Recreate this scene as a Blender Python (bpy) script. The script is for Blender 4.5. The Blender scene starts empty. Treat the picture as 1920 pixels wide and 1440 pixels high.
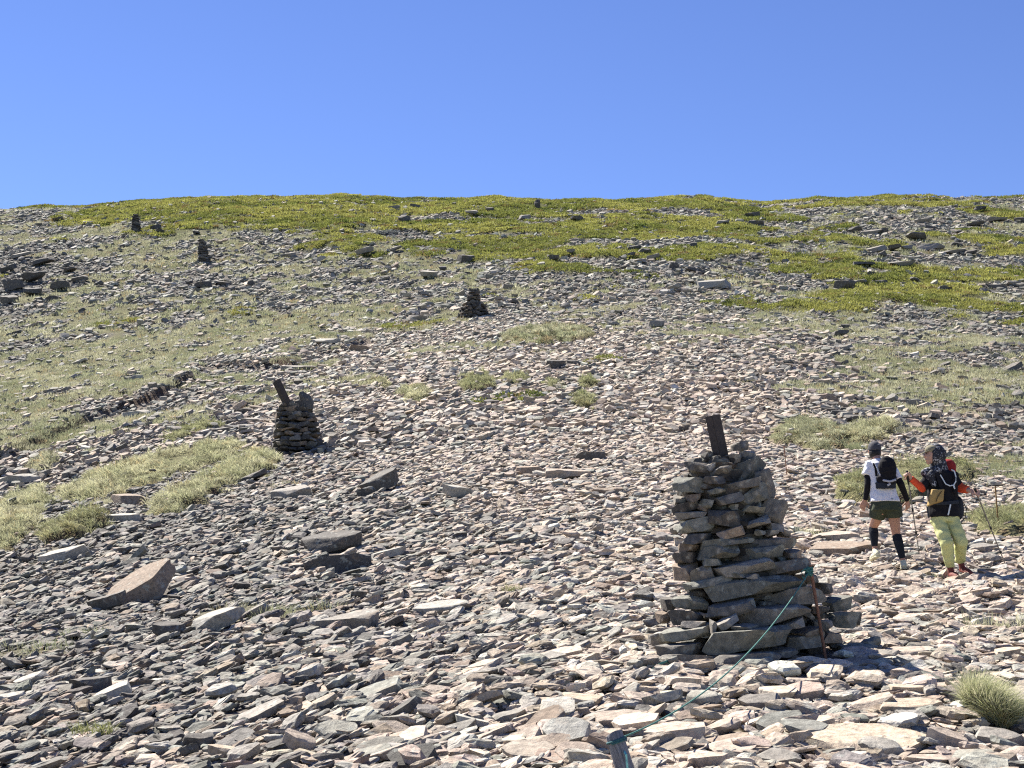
import bpy, bmesh, math
import numpy as np
from mathutils import Vector, Matrix

rng = np.random.default_rng(11)
SC = bpy.context.scene
COL = SC.collection
F = 2955.0                      # focal length in photo pixels (1920 wide)
PITCH = math.atan(425 / F)
CP, SP = math.cos(PITCH), math.sin(PITCH)
SUN = Vector((-0.43, 0.53, 0.73)).normalized()

# ------------------------------------------------------------------ noise
def vnoise(x, y, seed=0):
    xi = np.floor(x); yi = np.floor(y)
    fx = x - xi; fy = y - yi
    fx = fx * fx * (3 - 2 * fx); fy = fy * fy * (3 - 2 * fy)
    xi = xi.astype(np.int64); yi = yi.astype(np.int64)
    def h(a, b):
        n = (a * 374761393 + b * 668265263 + seed * 974711) & 0xffffffff
        n = ((n ^ (n >> 13)) * 1274126177) & 0xffffffff
        n = ((n ^ (n >> 16)) * 2246822519) & 0xffffffff
        return ((n ^ (n >> 15)) & 0xffff) / 65535.0
    a = h(xi, yi); b = h(xi + 1, yi); c = h(xi, yi + 1); d = h(xi + 1, yi + 1)
    return (a * (1 - fx) + b * fx) * (1 - fy) + (c * (1 - fx) + d * fx) * fy

def fbm(x, y, seed=0, octv=3):
    s = 0; a = 1; t = 0
    for i in range(octv):
        s = s + a * vnoise(x * 2 ** i + 17.3 * i, y * 2 ** i - 9.1 * i, seed + i); t += a; a *= 0.55
    return s / t

def unif(n):                    # fbm value -> roughly uniform 0..1
    return 0.5 * (1 + np.tanh(2.3 * (n - 0.5) / 0.33))

def sstep(e0, e1, x):
    t = np.clip((x - e0) / (e1 - e0), 0, 1)
    return t * t * (3 - 2 * t)

# ------------------------------------------------------------------ terrain
def tan_of(v): return math.tan(PITCH + math.atan((720 - v) / F))
PROF = [(7.9, 1440), (11.8, 1235), (15, 1158), (19.7, 1075), (24, 1010), (30, 938), (42, 838), (60, 716), (85, 597),
        (110, 502), (140, 424), (162, 386), (180, 371)]
_py = np.array([-60, -10, 0] + [a for a, _ in PROF] + [190, 205, 230, 300, 600.0])
_pz = np.array([-7.5, -2.6, -1.6] + [a * tan_of(b) for a, b in PROF] + [180 * tan_of(371) + d for d in (1.6, 1.9, 0.5, -10, -90)])
_gy = np.concatenate([np.arange(-60, 0, 0.5), np.geomspace(0.5, 600, 1600)])
_gz = np.interp(_gy, _py, _pz)
def _smooth(z, n):
    k = np.hanning(n); k /= k.sum()
    return np.convolve(np.pad(z, n // 2, mode='edge'), k, 'valid')[:len(z)]
_gz[120:] = _smooth(_gz[120:], 61)
CREST_U = [-400, 0, 140, 250, 400, 640, 740, 900, 1000, 1240, 1330, 1440, 1560, 1800, 1920, 2300]
CREST_V = [402, 389, 384, 375, 367, 366, 371, 369, 373, 373, 368, 377, 368, 366, 364, 360]

def base_z(x, y):
    z = np.interp(y, _gy, _gz)
    yy = np.maximum(y, 6.0)
    a = x / yy
    k = 0.10 - 0.075 * sstep(70, 170, y)
    z = z - yy * k * 0.05 * np.logaddexp(0, (0.05 - np.clip(a, -0.5, 1)) / 0.05)
    cv = np.interp(960 + F * np.clip(a, -1, 1), CREST_U, CREST_V)
    sag = F * 0.025 * 0.05 * np.logaddexp(0, (0.05 - np.clip(a, -0.5, 1)) / 0.05)
    z = z + sstep(95, 175, y) * ((371 - cv) + sag) / F * yy
    far = sstep(25, 110, y)
    z = z + (fbm(x / 9, y / 9, 3, 3) - 0.5) * (0.15 + 0.75 * far)
    z = z + (fbm(x / 2.2, y / 2.2, 5, 2) - 0.5) * (0.10 + 0.22 * far)
    return z

def project(x, y, z):
    dep = np.maximum(y * CP + z * SP, 0.1)
    return 960 + F * x / dep, 720 - F * (-y * SP + z * CP) / dep

def polydist(u, v, poly):       # signed pixel distance, positive inside
    u = np.asarray(u, float); v = np.asarray(v, float)
    d = np.full(u.shape, 1e9); inside = np.zeros(u.shape, bool)
    n = len(poly)
    for i in range(n):
        x0, y0 = poly[i]; x1, y1 = poly[(i + 1) % n]
        dx, dy = x1 - x0, y1 - y0
        t = np.clip(((u - x0) * dx + (v - y0) * dy) / (dx * dx + dy * dy + 1e-9), 0, 1)
        d = np.minimum(d, np.hypot(u - x0 - t * dx, v - y0 - t * dy))
        c = ((y0 > v) != (y1 > v)) & (u < (x1 - x0) * (v - y0) / (y1 - y0 + 1e-9) + x0)
        inside ^= c
    return np.where(inside, d, -d)

# where turf, heath and pink stone lie on the hillside (rows of the photo / columns 0..1920)
UC = np.linspace(0, 1920, 9)
def table(rows):
    vs = np.array([r[0] for r in rows], float); M = np.array([r[1:] for r in rows], float)
    def f(u, v):
        fu = np.clip(u / 240.0, 0, 7.999); iu = fu.astype(int); tu = fu - iu
        fv = np.interp(v, vs, np.arange(len(vs))); iv = np.minimum(fv.astype(int), len(vs) - 2); tv = fv - iv
        return (M[iv, iu] * (1 - tu) + M[iv, iu + 1] * tu) * (1 - tv) + (M[iv + 1, iu] * (1 - tu) + M[iv + 1, iu + 1] * tu) * tv
    return f
HEATH = table([(340, .7, .95, .97, .95, .92, .9, .85, .8, .6), (372, .6, .97, .97, .95, .92, .88, .8, .75, .5),
    (395, .05, .95, .97, .85, .85, .88, .5, .7, .5), (412, .0, .9, .9, .6, .75, .85, .6, .72, .55),
    (432, 0, .12, .55, .6, .62, .75, .72, .62, .5), (458, 0, 0, .1, .62, .5, .75, .7, .4, .55),
    (485, 0, 0, 0, .15, .4, .5, .6, .3, .45), (515, 0, 0, 0, 0, .08, .12, .35, .85, .9), (548, .0, 0, 0, 0, 0, 0, .05, .5, .35),
    (585, .08, 0, 0, 0, 0, 0, .05, .6, .7), (615, 0, 0, 0, 0, 0, .02, .02, .12, .35), (650, 0, 0, 0, 0, 0, 0, 0, 0, .03), (1440, 0, 0, 0, 0, 0, 0, 0, 0, 0)])
GRASS = table([(340, .2, .1, .1, .1, .1, .1, .1, .2, .3), (400, .5, .2, .1, .1, .1, .1, .15, .2, .3), (440, .5, .5, .35, .15, .15, .1, .2, .2, .25),
    (490, .15, .5, .4, .4, .25, .2, .25, .25, .25), (550, .12, .6, .4, .35, .3, .3, .35, .35, .35), (600, .52, .64, .55, .3, .3, .25, .3, .45, .45),
    (650, .66, .78, .62, .15, .08, .06, .15, .5, .6), (700, .8, .85, .5, .03, .03, .02, .1, .68, .78), (750, .9, .9, .05, .02, 0, .0, .06, .68, .8),
    (800, .92, .3, .02, 0, 0, 0, .08, .55, .72), (850, .95, .05, 0, 0, 0, 0, 0, .25, .7), (900, .05, 0, 0, 0, 0, 0, 0, .25, .65),
    (960, 0, 0, 0, 0, 0, 0, 0, .05, .5), (1010, 0, 0, 0, 0, 0, 0, 0, 0, .1), (1060, 0, 0, 0, 0, 0, 0, 0, 0, 0), (1440, 0, 0, 0, 0, 0, 0, 0, 0, 0)])
PINK = table([(340, .05, .05, .05, .05, .05, .05, .05, .05, .05), (520, .03, .05, .08, .1, .12, .12, .1, .08, .05), (590, .05, .08, .12, .35, .4, .35, .25, .12, .1),
    (650, .1, .12, .3, .68, .75, .75, .6, .25, .15), (750, .15, .3, .55, .75, .8, .85, .8, .35, .2), (850, .25, .4, .4, .6, .8, .88, .88, .75, .4),
    (1000, .12, .12, .16, .3, .55, .78, .88, .88, .85), (1150, .12, .14, .22, .42, .68, .78, .85, .88, .88), (1440, .2, .25, .3, .4, .6, .8, .85, .85, .8)])

G_LEFT = [(-500, 1010), (-300, 950), (0, 868), (48, 852), (85, 835), (150, 803), (245, 768), (300, 750), (345, 722), (385, 700), (430, 694), (470, 700), (540, 690),
          (640, 665), (700, 640), (700, 520), (-500, 520)]
# separate turf patches and tussocks: (outline, height, blade length, label)
PATCHES = [
 ([(100, 925), (180, 888), (300, 850), (425, 826), (468, 838), (425, 868), (300, 905), (200, 938), (120, 948)], .16, .17, 'long pale green strip of turf sloping down from the squat cairn'),
 ([(268, 962), (330, 922), (400, 893), (470, 850), (512, 855), (530, 872), (500, 892), (450, 905), (380, 948), (290, 976)], .22, .2, 'straw-tipped turf strip just below the squat cairn, with a dark lower edge'),
 ([(-60, 985), (0, 955), (60, 922), (92, 905), (88, 945), (70, 985), (40, 1020), (0, 1040), (-60, 1050)], .18, .2, 'pale shaggy turf at the frame edge below the long strip'),
 ([(62, 1000), (110, 985), (160, 968), (200, 972), (206, 992), (150, 1012), (85, 1028)], .26, .2, 'rounded yellow-green turf bolster with a dark overhanging lower edge'),
 ([(52, 882), (85, 850), (112, 858), (104, 876), (60, 890)], .22, .18, 'small dark-sided turf hummock under the grassy bank'),
 ([(296, 832), (340, 806), (392, 790), (420, 800), (372, 816), (312, 838)], .14, .17, 'thin olive turf streak above the long strip'),
 ([(932, 640), (962, 618), (1010, 612), (1080, 614), (1122, 626), (1085, 643), (960, 650)], .3, .2, 'wide shaggy turf mat with peat undercut, below the cone cairn'),
 ([(752, 748), (762, 732), (790, 729), (806, 745), (796, 758), (762, 760)], .22, .22, 'pale yellow tussock alone on the pink scree'),
 ([(862, 728), (872, 708), (905, 702), (932, 722), (920, 734), (880, 738)], .24, .18, 'broad olive turf cushion with a dark lower lip on the scree'),
 ([(934, 716), (950, 702), (985, 706), (992, 716), (960, 724)], .2, .16, 'dark flat turf cushion next to the broad olive one'),
 ([(1020, 728), (1028, 714), (1048, 714), (1050, 730), (1030, 734)], .2, .16, 'brown-green rounded turf clump between the cushions and the twin tussocks'),
 ([(1080, 760), (1086, 744), (1104, 740), (1116, 756), (1106, 766), (1086, 768)], .22, .18, 'small green tussock, lower of the twin tussocks on the scree'),
 ([(1088, 728), (1096, 714), (1118, 714), (1122, 728), (1104, 734)], .2, .18, 'small green tussock, upper of the twin tussocks on the scree'),
 ([(680, 716), (700, 704), (728, 712), (732, 726), (700, 730)], .14, .14, 'thin low turf patch uphill of the pale yellow tussock'),
 ([(1440, 832), (1462, 806), (1500, 788), (1546, 792), (1592, 818), (1584, 842), (1530, 852), (1490, 838)], .22, .14, 'shaggy turf bank with a bare earth edge beside the thin iron rod'),
 ([(1580, 822), (1600, 806), (1650, 790), (1680, 800), (1664, 826), (1610, 836)], .2, .18, 'bright straw-coloured tussock below the dark rock heap'),
 ([(1556, 938), (1580, 906), (1640, 888), (1720, 872), (1800, 868), (1830, 890), (1790, 930), (1700, 950), (1620, 958)], .22, .13, 'green turf bank with exposed brown earth behind the two hikers'),
 ([(1810, 990), (1830, 968), (1880, 955), (1940, 955), (1940, 1005), (1870, 1016)], .14, .14, 'green turf patch at the frame edge behind the walker in yellow trousers'),
]
PEAT = [(1680, 640, 30), (905, 735, 30), (1090, 632, 40), (330, 735, 60), (60, 850, 60), (150, 1010, 40), (1530, 850, 50), (1600, 950, 50)]

def cover(x, y, zb=None):
    if zb is None: zb = base_z(x, y)
    u, v = project(x, y, zb)
    wob = (fbm(x / 1.1, y / 1.6, 31, 2) - .5)
    uu, vv = u + wob * 22, v + wob * 12
    he = sstep(-.08, .08, HEATH(uu, vv) * .93 - unif(.68 * fbm(x / 8, y / 7, 41, 3) + .32 * fbm(x / 2.2, y / 2.6, 43, 2)))
    gr = sstep(-.15, .15, GRASS(uu, vv) - unif(.55 * fbm(x / 1.3, y / 1.5, 51, 2) + .45 * fbm(x / 5, y / 6, 57, 2))) * (1 - he)
    return u, v, he, gr

def patch_d(u, v, x, y):
    w = (fbm(x / .45, y / .7, 77, 2) - .5)
    w2 = fbm(x / .14, y / .3, 79, 2) - .5
    return u + w * 26 + w2 * 14, v + w * 12 + w2 * 7

def terrain(x, y, full=False):
    x = np.asarray(x, float); y = np.asarray(y, float)
    zb = base_z(x, y)
    u, v, he, gr = cover(x, y, zb)
    yy = np.maximum(y, 6)
    pu, pv = patch_d(u, v, x, y)
    z = zb + he * (.12 + .35 * (fbm(x / 2.5, y / 2.5, 91, 2) - .35)) + gr * .05 * fbm(x / .5, y / .5, 93, 2)
    dl = polydist(u + (fbm(x / .8, y, 78, 2) - .5) * 14, v, G_LEFT)
    z = z + .36 * sstep(0, 7, dl) * sstep(590, 680, v)
    best = np.full(x.shape, -1)
    for i, (poly, h, bl, lab) in enumerate(PATCHES):
        us = [p[0] for p in poly]; vs = [p[1] for p in poly]
        m = (u > min(us) - 30) & (u < max(us) + 30) & (v > min(vs) - 30) & (v < max(vs) + 30)
        if not m.any(): continue
        d = polydist(pu[m], pv[m], poly)
        zz = z[m]; zz += .95 * h * sstep(0, 7 if np.mean(vs) < 850 else 11, d); z[m] = zz
        b = best[m]; b[d > 1.5] = i; best[m] = b
    if full: return z, u, v, he, gr, best, dl
    return z

def tz(x, y): return float(terrain(np.array([x]), np.array([y]))[0])

_ry = np.concatenate([np.geomspace(4, 230, 5000)])
def at(u, v):                   # a photo pixel -> the point of the ground it shows
    cx, cy = (u - 960) / F, (720 - v) / F
    d = np.array([cx, CP - cy * SP, SP + cy * CP])
    t = _ry / d[1]
    gz = terrain(d[0] * t, _ry)
    below = (d[2] * t) < gz
    i = int(np.argmax(below)) if below.any() else len(_ry) - 1
    return Vector((d[0] * t[i], _ry[i], float(gz[i])))

def ray_at(u, v, ydep):
    cx, cy = (u - 960) / F, (720 - v) / F
    d = Vector((cx, CP - cy * SP, SP + cy * CP))
    return d * (ydep / d.y)

# ------------------------------------------------------------------ mesh + tags
def tag(o, label=None, cat=None, group=None, kind=None):
    if label: o['label'] = label
    if cat: o['category'] = cat
    if group: o['group'] = group
    if kind: o['kind'] = kind
    return o

def np_mesh(name, V, T, mat, col=None, smooth=False, sharp=None, parent=None):
    V = np.ascontiguousarray(V, np.float32); T = np.ascontiguousarray(T, np.int32)
    me = bpy.data.meshes.new(name)
    k = T.shape[1]
    me.vertices.add(len(V)); me.vertices.foreach_set('co', V.ravel())
    me.loops.add(T.size); me.loops.foreach_set('vertex_index', T.ravel())
    me.polygons.add(len(T)); me.polygons.foreach_set('loop_start', np.arange(0, T.size, k, dtype=np.int32))
    me.update(calc_edges=True)
    if smooth:
        me.shade_smooth()
        if sharp: me.set_sharp_from_angle(angle=math.radians(sharp))
    else: me.shade_flat()
    if col is not None:
        ca = me.color_attributes.new('Col', 'FLOAT_COLOR', 'POINT')
        c4 = np.ones((len(V), 4), np.float32); c4[:, :3] = col
        ca.data.foreach_set('color', c4.ravel())
    me.materials.append(mat)
    o = bpy.data.objects.new(name, me); COL.objects.link(o)
    if parent: o.parent = parent
    return o

def empty(name, loc):
    o = bpy.data.objects.new(name, None); COL.objects.link(o); o.location = loc; o.empty_display_size = .2
    return o

# ------------------------------------------------------------------ materials
def new_mat(name):
    m = bpy.data.materials.new(name); m.use_nodes = True
    nt = m.node_tree; b = nt.nodes['Principled BSDF']
    return m, nt, b

def N(nt, typ, **kw):
    n = nt.nodes.new(typ)
    for k, val in kw.items():
        if k in n.inputs.keys(): n.inputs[k].default_value = val
        else: setattr(n, k, val)
    return n

def mixc(nt, fac, a, b, mode='MIX'):
    m = nt.nodes.new('ShaderNodeMix'); m.data_type = 'RGBA'; m.blend_type = mode
    for i, s in ((0, fac), (6, a), (7, b)):
        if hasattr(s, 'links'): nt.links.new(s, m.inputs[i])
        elif isinstance(s, (tuple, list)): m.inputs[i].default_value = (*s, 1)
        else: m.inputs[i].default_value = s
    return m.outputs[2]

def ramp(nt, src, stops):
    r = nt.nodes.new('ShaderNodeValToRGB')
    e = r.color_ramp.elements
    while len(e) < len(stops): e.new(0.5)
    for el, (p, c) in zip(e, stops):
        el.position = p; el.color = (c, c, c, 1) if isinstance(c, (int, float)) else (*c, 1)
    nt.links.new(src, r.inputs[0])
    return r.outputs[0]

def noise(nt, scale, detail=3, rough=.6, vec=None, dist=0):
    n = N(nt, 'ShaderNodeTexNoise', Scale=scale, Detail=detail, Roughness=rough, Distortion=dist)
    if vec is not None: nt.links.new(vec, n.inputs['Vector'])
    return n.outputs['Fac']

def stone_material(name, lichen=.5, bump=.6):
    m, nt, b = new_mat(name)
    geo = N(nt, 'ShaderNodeTexCoord').outputs['Object']
    col = N(nt, 'ShaderNodeAttribute', attribute_name='Col').outputs['Color']
    n1 = noise(nt, 22, 5, .65, geo)
    v1 = ramp(nt, n1, [(.28, .55), (.5, 1.0), (.72, 1.4)])
    c = mixc(nt, 1.0, col, v1, 'MULTIPLY')
    n2 = noise(nt, 9, 6, .72, geo, .4)
    c = mixc(nt, ramp(nt, n2, [(.56, 0.0), (.64, lichen)]), c, (.40, .42, .37))
    n3 = noise(nt, 14, 4, .6, geo, .8)
    c = mixc(nt, ramp(nt, n3, [(.62, 0.0), (.7, lichen * 1.2)]), c, (.075, .075, .072))
    n5 = noise(nt, 5, 3, .6, geo)
    c = mixc(nt, ramp(nt, n5, [(.58, 0.0), (.72, .35)]), c, (.34, .235, .15))
    nt.links.new(c, b.inputs['Base Color'])
    b.inputs['Roughness'].default_value = .86
    b.inputs['Specular IOR Level'].default_value = .25
    n4 = noise(nt, 28, 8, .72, geo)
    bp = N(nt, 'ShaderNodeBump', Strength=bump, Distance=.02); nt.links.new(n4, bp.inputs['Height'])
    nt.links.new(bp.outputs[0], b.inputs['Normal'])
    return m

def blade_material(name, trans=.35):
    m, nt, b = new_mat(name)
    col = N(nt, 'ShaderNodeAttribute', attribute_name='Col').outputs['Color']
    nt.links.new(col, b.inputs['Base Color']); b.inputs['Roughness'].default_value = .7
    b.inputs['Specular IOR Level'].default_value = .2
    tr = N(nt, 'ShaderNodeBsdfTranslucent'); nt.links.new(col, tr.inputs['Color'])
    mx = N(nt, 'ShaderNodeMixShader'); mx.inputs[0].default_value = trans
    nt.links.new(b.outputs[0], mx.inputs[1]); nt.links.new(tr.outputs[0], mx.inputs[2])
    nt.links.new(mx.outputs[0], nt.nodes['Material Output'].inputs['Surface'])
    return m

def simple(name, c, rough=.8, var=.2, scale=30, bump=0.0, bscale=60, spec=.3, metal=0):
    m, nt, b = new_mat(name)
    geo = N(nt, 'ShaderNodeTexCoord').outputs['Object']
    v = ramp(nt, noise(nt, scale, 4, .6, geo), [(.3, 1 - var), (.7, 1 + var)])
    nt.links.new(mixc(nt, 1.0, c, v, 'MULTIPLY'), b.inputs['Base Color'])
    b.inputs['Roughness'].default_value = rough; b.inputs['Specular IOR Level'].default_value = spec; b.inputs['Metallic'].default_value = metal
    if bump:
        bp = N(nt, 'ShaderNodeBump', Strength=bump, Distance=.01); nt.links.new(noise(nt, bscale, 4, .6, geo), bp.inputs['Height'])
        nt.links.new(bp.outputs[0], b.inputs['Normal'])
    return m

M_STONE = stone_material('stone')
M_BLADE = blade_material('grass_blades')
M_LEAF = blade_material('heath_leaves', .3)

def ground_material():
    m, nt, b = new_mat('hillside_ground')
    geo = N(nt, 'ShaderNodeTexCoord').outputs['Object']
    col = N(nt, 'ShaderNodeAttribute', attribute_name='Col').outputs['Color']
    vor = N(nt, 'ShaderNodeTexVoronoi', Scale=16); nt.links.new(geo, vor.inputs['Vector'])
    hs = N(nt, 'ShaderNodeSeparateColor'); nt.links.new(vor.outputs['Color'], hs.inputs[0])
    v = ramp(nt, hs.outputs[0], [(0, .6), (1, 1.35)])
    c = mixc(nt, 1.0, col, v, 'MULTIPLY')
    c = mixc(nt, 1.0, c, ramp(nt, noise(nt, 2.2, 5, .7, geo), [(.3, .75), (.7, 1.25)]), 'MULTIPLY')
    nt.links.new(c, b.inputs['Base Color']); b.inputs['Roughness'].default_value = .95; b.inputs['Specular IOR Level'].default_value = .1
    bp = N(nt, 'ShaderNodeBump', Strength=1.0, Distance=.06); nt.links.new(vor.outputs['Distance'], bp.inputs['Height'])
    nt.links.new(bp.outputs[0], b.inputs['Normal'])
    return m

# ------------------------------------------------------------------ the hillside sheet
def build_ground():
    ys = np.concatenate([np.linspace(-50, 3.5, 40), np.geomspace(3.8, 232, 980), np.array([240, 260, 300, 380, 560])])
    a = np.concatenate([np.linspace(-2.2, -.5, 18), np.linspace(-.47, .47, 520), np.linspace(.5, 2.2, 18)])
    A, Y = np.meshgrid(a, ys)
    X = A * np.maximum(Y, 8.0)
    Z, u, v, he, gr, best, dl = terrain(X.ravel(), Y.ravel(), True)
    V = np.stack([X.ravel(), Y.ravel(), Z], 1)
    nx, ny = len(a), len(ys)
    i = np.arange(ny - 1)[:, None] * nx + np.arange(nx - 1)[None]
    Q = np.stack([i, i + 1, i + nx + 1, i + nx], -1).reshape(-1, 4)
    pk = PINK(u, v)[:, None]
    c = np.array([.125, .115, .10]) * (1 - pk) + np.array([.215, .17, .135]) * pk
    c = c * (.85 + .3 * vnoise(X.ravel() * 1.3, Y.ravel() * 1.3, 8))[:, None]
    g = np.maximum(gr, (best >= 0) * 1.0)[:, None]
    c = c * (1 - g) + np.array([.13, .125, .06]) * g
    c = c * (1 - he[:, None]) + np.array([.085, .09, .025]) * he[:, None]
    # bare peat shows on the undercut edges of the turf
    e = np.zeros(len(u))
    gx = np.gradient(Z.reshape(ny, nx), axis=0) / np.maximum(np.gradient(ys)[:, None], 1e-3)
    steep = sstep(.45, .9, np.abs(gx.ravel())) * (v > 560)
    c = c * (1 - steep[:, None]) + np.array([.085, .055, .035]) * steep[:, None]
    o = np_mesh('hillside', V, Q, ground_material(), c, smooth=True)
    tag(o, 'stony hillside rising to a grassy skyline', None, None, 'structure')
    return o
build_ground()

def normal_at(x, y, e=.12):
    ee = e + .004 * np.abs(y)
    dx = (base_z(x + ee, y) - base_z(x - ee, y)) / (2 * ee); dy = (base_z(x, y + ee) - base_z(x, y - ee)) / (2 * ee)
    n = np.stack([-dx, -dy, np.ones_like(dx)], 1)
    return n / np.linalg.norm(n, axis=1, keepdims=True)
# ------------------------------------------------------------------ stones
def slab_variant(nside, prof, r):
    m = int(r.integers(4, 7))
    ang = np.sort((np.arange(m) + r.uniform(-.32, .32, m)) / m * 2 * np.pi)
    rad = r.uniform(.78, 1.05, m)
    cx, cy = rad * np.cos(ang), rad * np.sin(ang)
    t = np.arange(nside) / nside * m
    i = t.astype(int) % m; f = t - t.astype(int); j = (i + 1) % m
    px = cx[i] * (1 - f) + cx[j] * f; py = cy[i] * (1 - f) + cy[j] * f
    V = []
    tl = r.uniform(-.35, .35, 2)
    off = r.uniform(-.12, .12, (len(prof), 2))
    for k, (z, s) in enumerate(prof):
        jx = s * r.uniform(.9, 1.08, nside)
        x = px * jx + off[k, 0]; y = py * jx + off[k, 1]
        zz = z + r.uniform(-.09, .09, nside) + (tl[0] * x + tl[1] * y) * (.6 if z > 0 else .15)
        V.append(np.stack([x, y, zz], 1))
    V = np.concatenate(V)
    nr = len(prof); T = []
    for k in range(nr - 1):
        for q in range(nside):
            a, b = k * nside + q, k * nside + (q + 1) % nside
            T += [(a, b, b + nside), (a, b + nside, a + nside)]
    top = V[-nside:].mean(0) + [0, 0, r.uniform(-.03, .1)]; V = np.vstack([V, top]); ti = len(V) - 1
    for q in range(nside): T.append(((nr - 1) * nside + q, (nr - 1) * nside + (q + 1) % nside, ti))
    V[:, :2] *= .5
    return V, np.array(T)

PROF_HI = [(-.5, .8), (-.15, 1.0), (.22, .97), (.44, .84), (.5, .5)]
PROF_MD = [(-.5, .85), (.15, 1.0), (.5, .78)]
PROF_LO = [(-.5, .92), (.5, .85)]
LODS = [[slab_variant(12, PROF_HI, rng) for _ in range(48)], [slab_variant(8, PROF_MD, rng) for _ in range(40)], [slab_variant(6, PROF_LO, rng) for _ in range(30)]]

PAL = {'pink': (.378, .311, .248), 'brown': (.262, .203, .152), 'grey': (.23, .211, .182), 'green': (.195, .193, .163), 'pale': (.345, .325, .28),
       'dark': (.105, .096, .085), 'ochre': (.41, .335, .25), 'black': (.085, .082, .08)}
KEYS = list(PAL)
PALA = np.array([PAL[k] for k in KEYS])

def stone_class(u, v, x, y):
    n = len(u)
    pk = np.clip(PINK(u, v) + (fbm(x / 2.5, y / 3, 61, 2) - .5) * .9, 0, 1)
    r = rng.random(n); q = rng.random(n)
    cls = np.where(q < .48, 2, np.where(q < .68, 3, np.where(q < .75, 4, np.where(q < .92, 5, 1))))
    pcl = np.where(q < .66, 0, np.where(q < .74, 1, np.where(q < .83, 6, 4)))
    cls = np.where(r < pk, pcl, cls)
    dk = np.exp(-(((u - 40) / 120) ** 2 + ((v - 525) / 55) ** 2)) + .5 * np.exp(-(((u - 20) / 100) ** 2 + ((v - 640) / 60) ** 2))
    cls = np.where(rng.random(n) < dk * .9, np.where(q < .5, 5, 7), cls)
    return cls

def stone_color(cls, u, v, y):
    c = PALA[cls] * (.74 + .30 * np.clip(PINK(u, v) * 1.25, 0, 1) + .22 * sstep(45, 90, y))[:, None]
    li = (.45 * sstep(50, 100, y) * rng.random(len(cls)))[:, None] * (cls != 7)[:, None]
    c = c * (1 - li) + np.array([.30, .305, .245]) * li
    c = c * np.exp(rng.normal(0, .2, len(cls)))[:, None] * np.exp(rng.normal(0, .018, (len(cls), 3)))
    return np.clip(c, .03, .55)

def frames(nrm, yaw):
    t = np.stack([np.cos(yaw), np.sin(yaw), np.zeros_like(yaw)], 1)
    t -= nrm * (t * nrm).sum(1, keepdims=True); t /= np.linalg.norm(t, axis=1, keepdims=True)
    b = np.cross(nrm, t)
    return np.stack([t, b, nrm], 2)          # columns are the local axes

def tilt_normals(n, u, v, sig, r):
    lean = np.interp(u, [0, 700, 1300, 1920], [.20, .16, .06, 0.0]) * np.interp(v, [560, 900], [.3, 1])
    m = n + np.stack([-lean + r.normal(0, sig, len(u)), -.125 + r.normal(0, sig, len(u)), np.zeros(len(u))], 1)
    return m / np.linalg.norm(m, axis=1, keepdims=True)

HERO_MASK = []       # (u, v, ru, rv): scree is thinned where a boulder or cairn stands
def hero_clear(u, v):
    k = np.ones(len(u), bool)
    for (a, b, ru, rv) in HERO_MASK:
        k &= ((u - a) / ru) ** 2 + ((v - b) / rv) ** 2 > 1
    return k

def scatter(y0, y1, n, amax=.5):
    y = np.sqrt(rng.uniform(y0 * y0, y1 * y1, n)); x = rng.uniform(-amax, amax, n) * y
    return x, y
# ------------------------------------------------------------------ boulders and slabs one can single out
def ico(sub):
    bm = bmesh.new(); bmesh.ops.create_icosphere(bm, subdivisions=sub, radius=1)
    V = np.array([v.co[:] for v in bm.verts]); T = np.array([[v.index for v in f.verts] for f in bm.faces]); bm.free()
    return V, T
ICO = {s: ico(s) for s in (3, 4, 5)}

def wob3(P, fr, amp, r):
    s = 0
    for k in range(5):
        d = r.normal(0, 1, 3); d /= np.linalg.norm(d)
        s = s + np.sin(P @ d * fr * r.uniform(.6, 1.7) + r.uniform(0, 6.3))
    return s * amp / 2.2

def rock_verts(r, sub, size, blocky=.5, rough=.03, wedge=.1):
    V, T = ICO[sub]
    P = np.sign(V) * np.abs(V) ** .8
    cuts = [((r.normal(0, wedge), r.normal(0, wedge), 1), r.uniform(.42, .6)), ((r.normal(0, wedge), r.normal(0, wedge), -1), r.uniform(.45, .6))]
    n = int(r.integers(5, 8)); a0 = r.uniform(0, 6.3)
    for k in range(n):
        a = a0 + k * 6.283 / n + r.uniform(-.3, .3)
        cuts.append(((math.cos(a), math.sin(a), r.normal(0, .22) * (1.4 - blocky)), r.uniform(.6, .86)))
    for k in range(3):
        a = r.uniform(0, 6.283); cuts.append(((math.cos(a), math.sin(a), r.choice([-.9, .9])), r.uniform(.68, .86)))
    for nn, d in cuts:
        nn = np.array(nn, float); nn /= np.linalg.norm(nn)
        e = np.maximum(P @ nn - d, 0); P = P - e[:, None] * nn
    P -= (P.max(0) + P.min(0)) / 2; P /= (P.max(0) - P.min(0))
    S = np.array(size); L = max(size)
    W = P * S
    nv = P / (np.linalg.norm(P, axis=1, keepdims=True) + 1e-6)
    d = wob3(W / L, 9, rough * .6, r) + wob3(W / L, 22, rough * .35, r) + wob3(W / L, 45, rough * .2, r)
    d = d + rough * .5 * np.sin(P[:, 2] * 40 + wob3(P, 5, 2, r)) * .35       # bedding
    W = W + nv * (d * (size[2] * .5 + L * .06))[:, None]
    return W, T

def place_rock(name, W, T, M, col, loc, parent=None):
    o = np_mesh(name, W, T, M_STONE, np.repeat(np.array([col]), len(W), 0) , smooth=True, sharp=28, parent=parent)
    o.matrix_local = Matrix.Translation(loc) @ M
    return o

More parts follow.
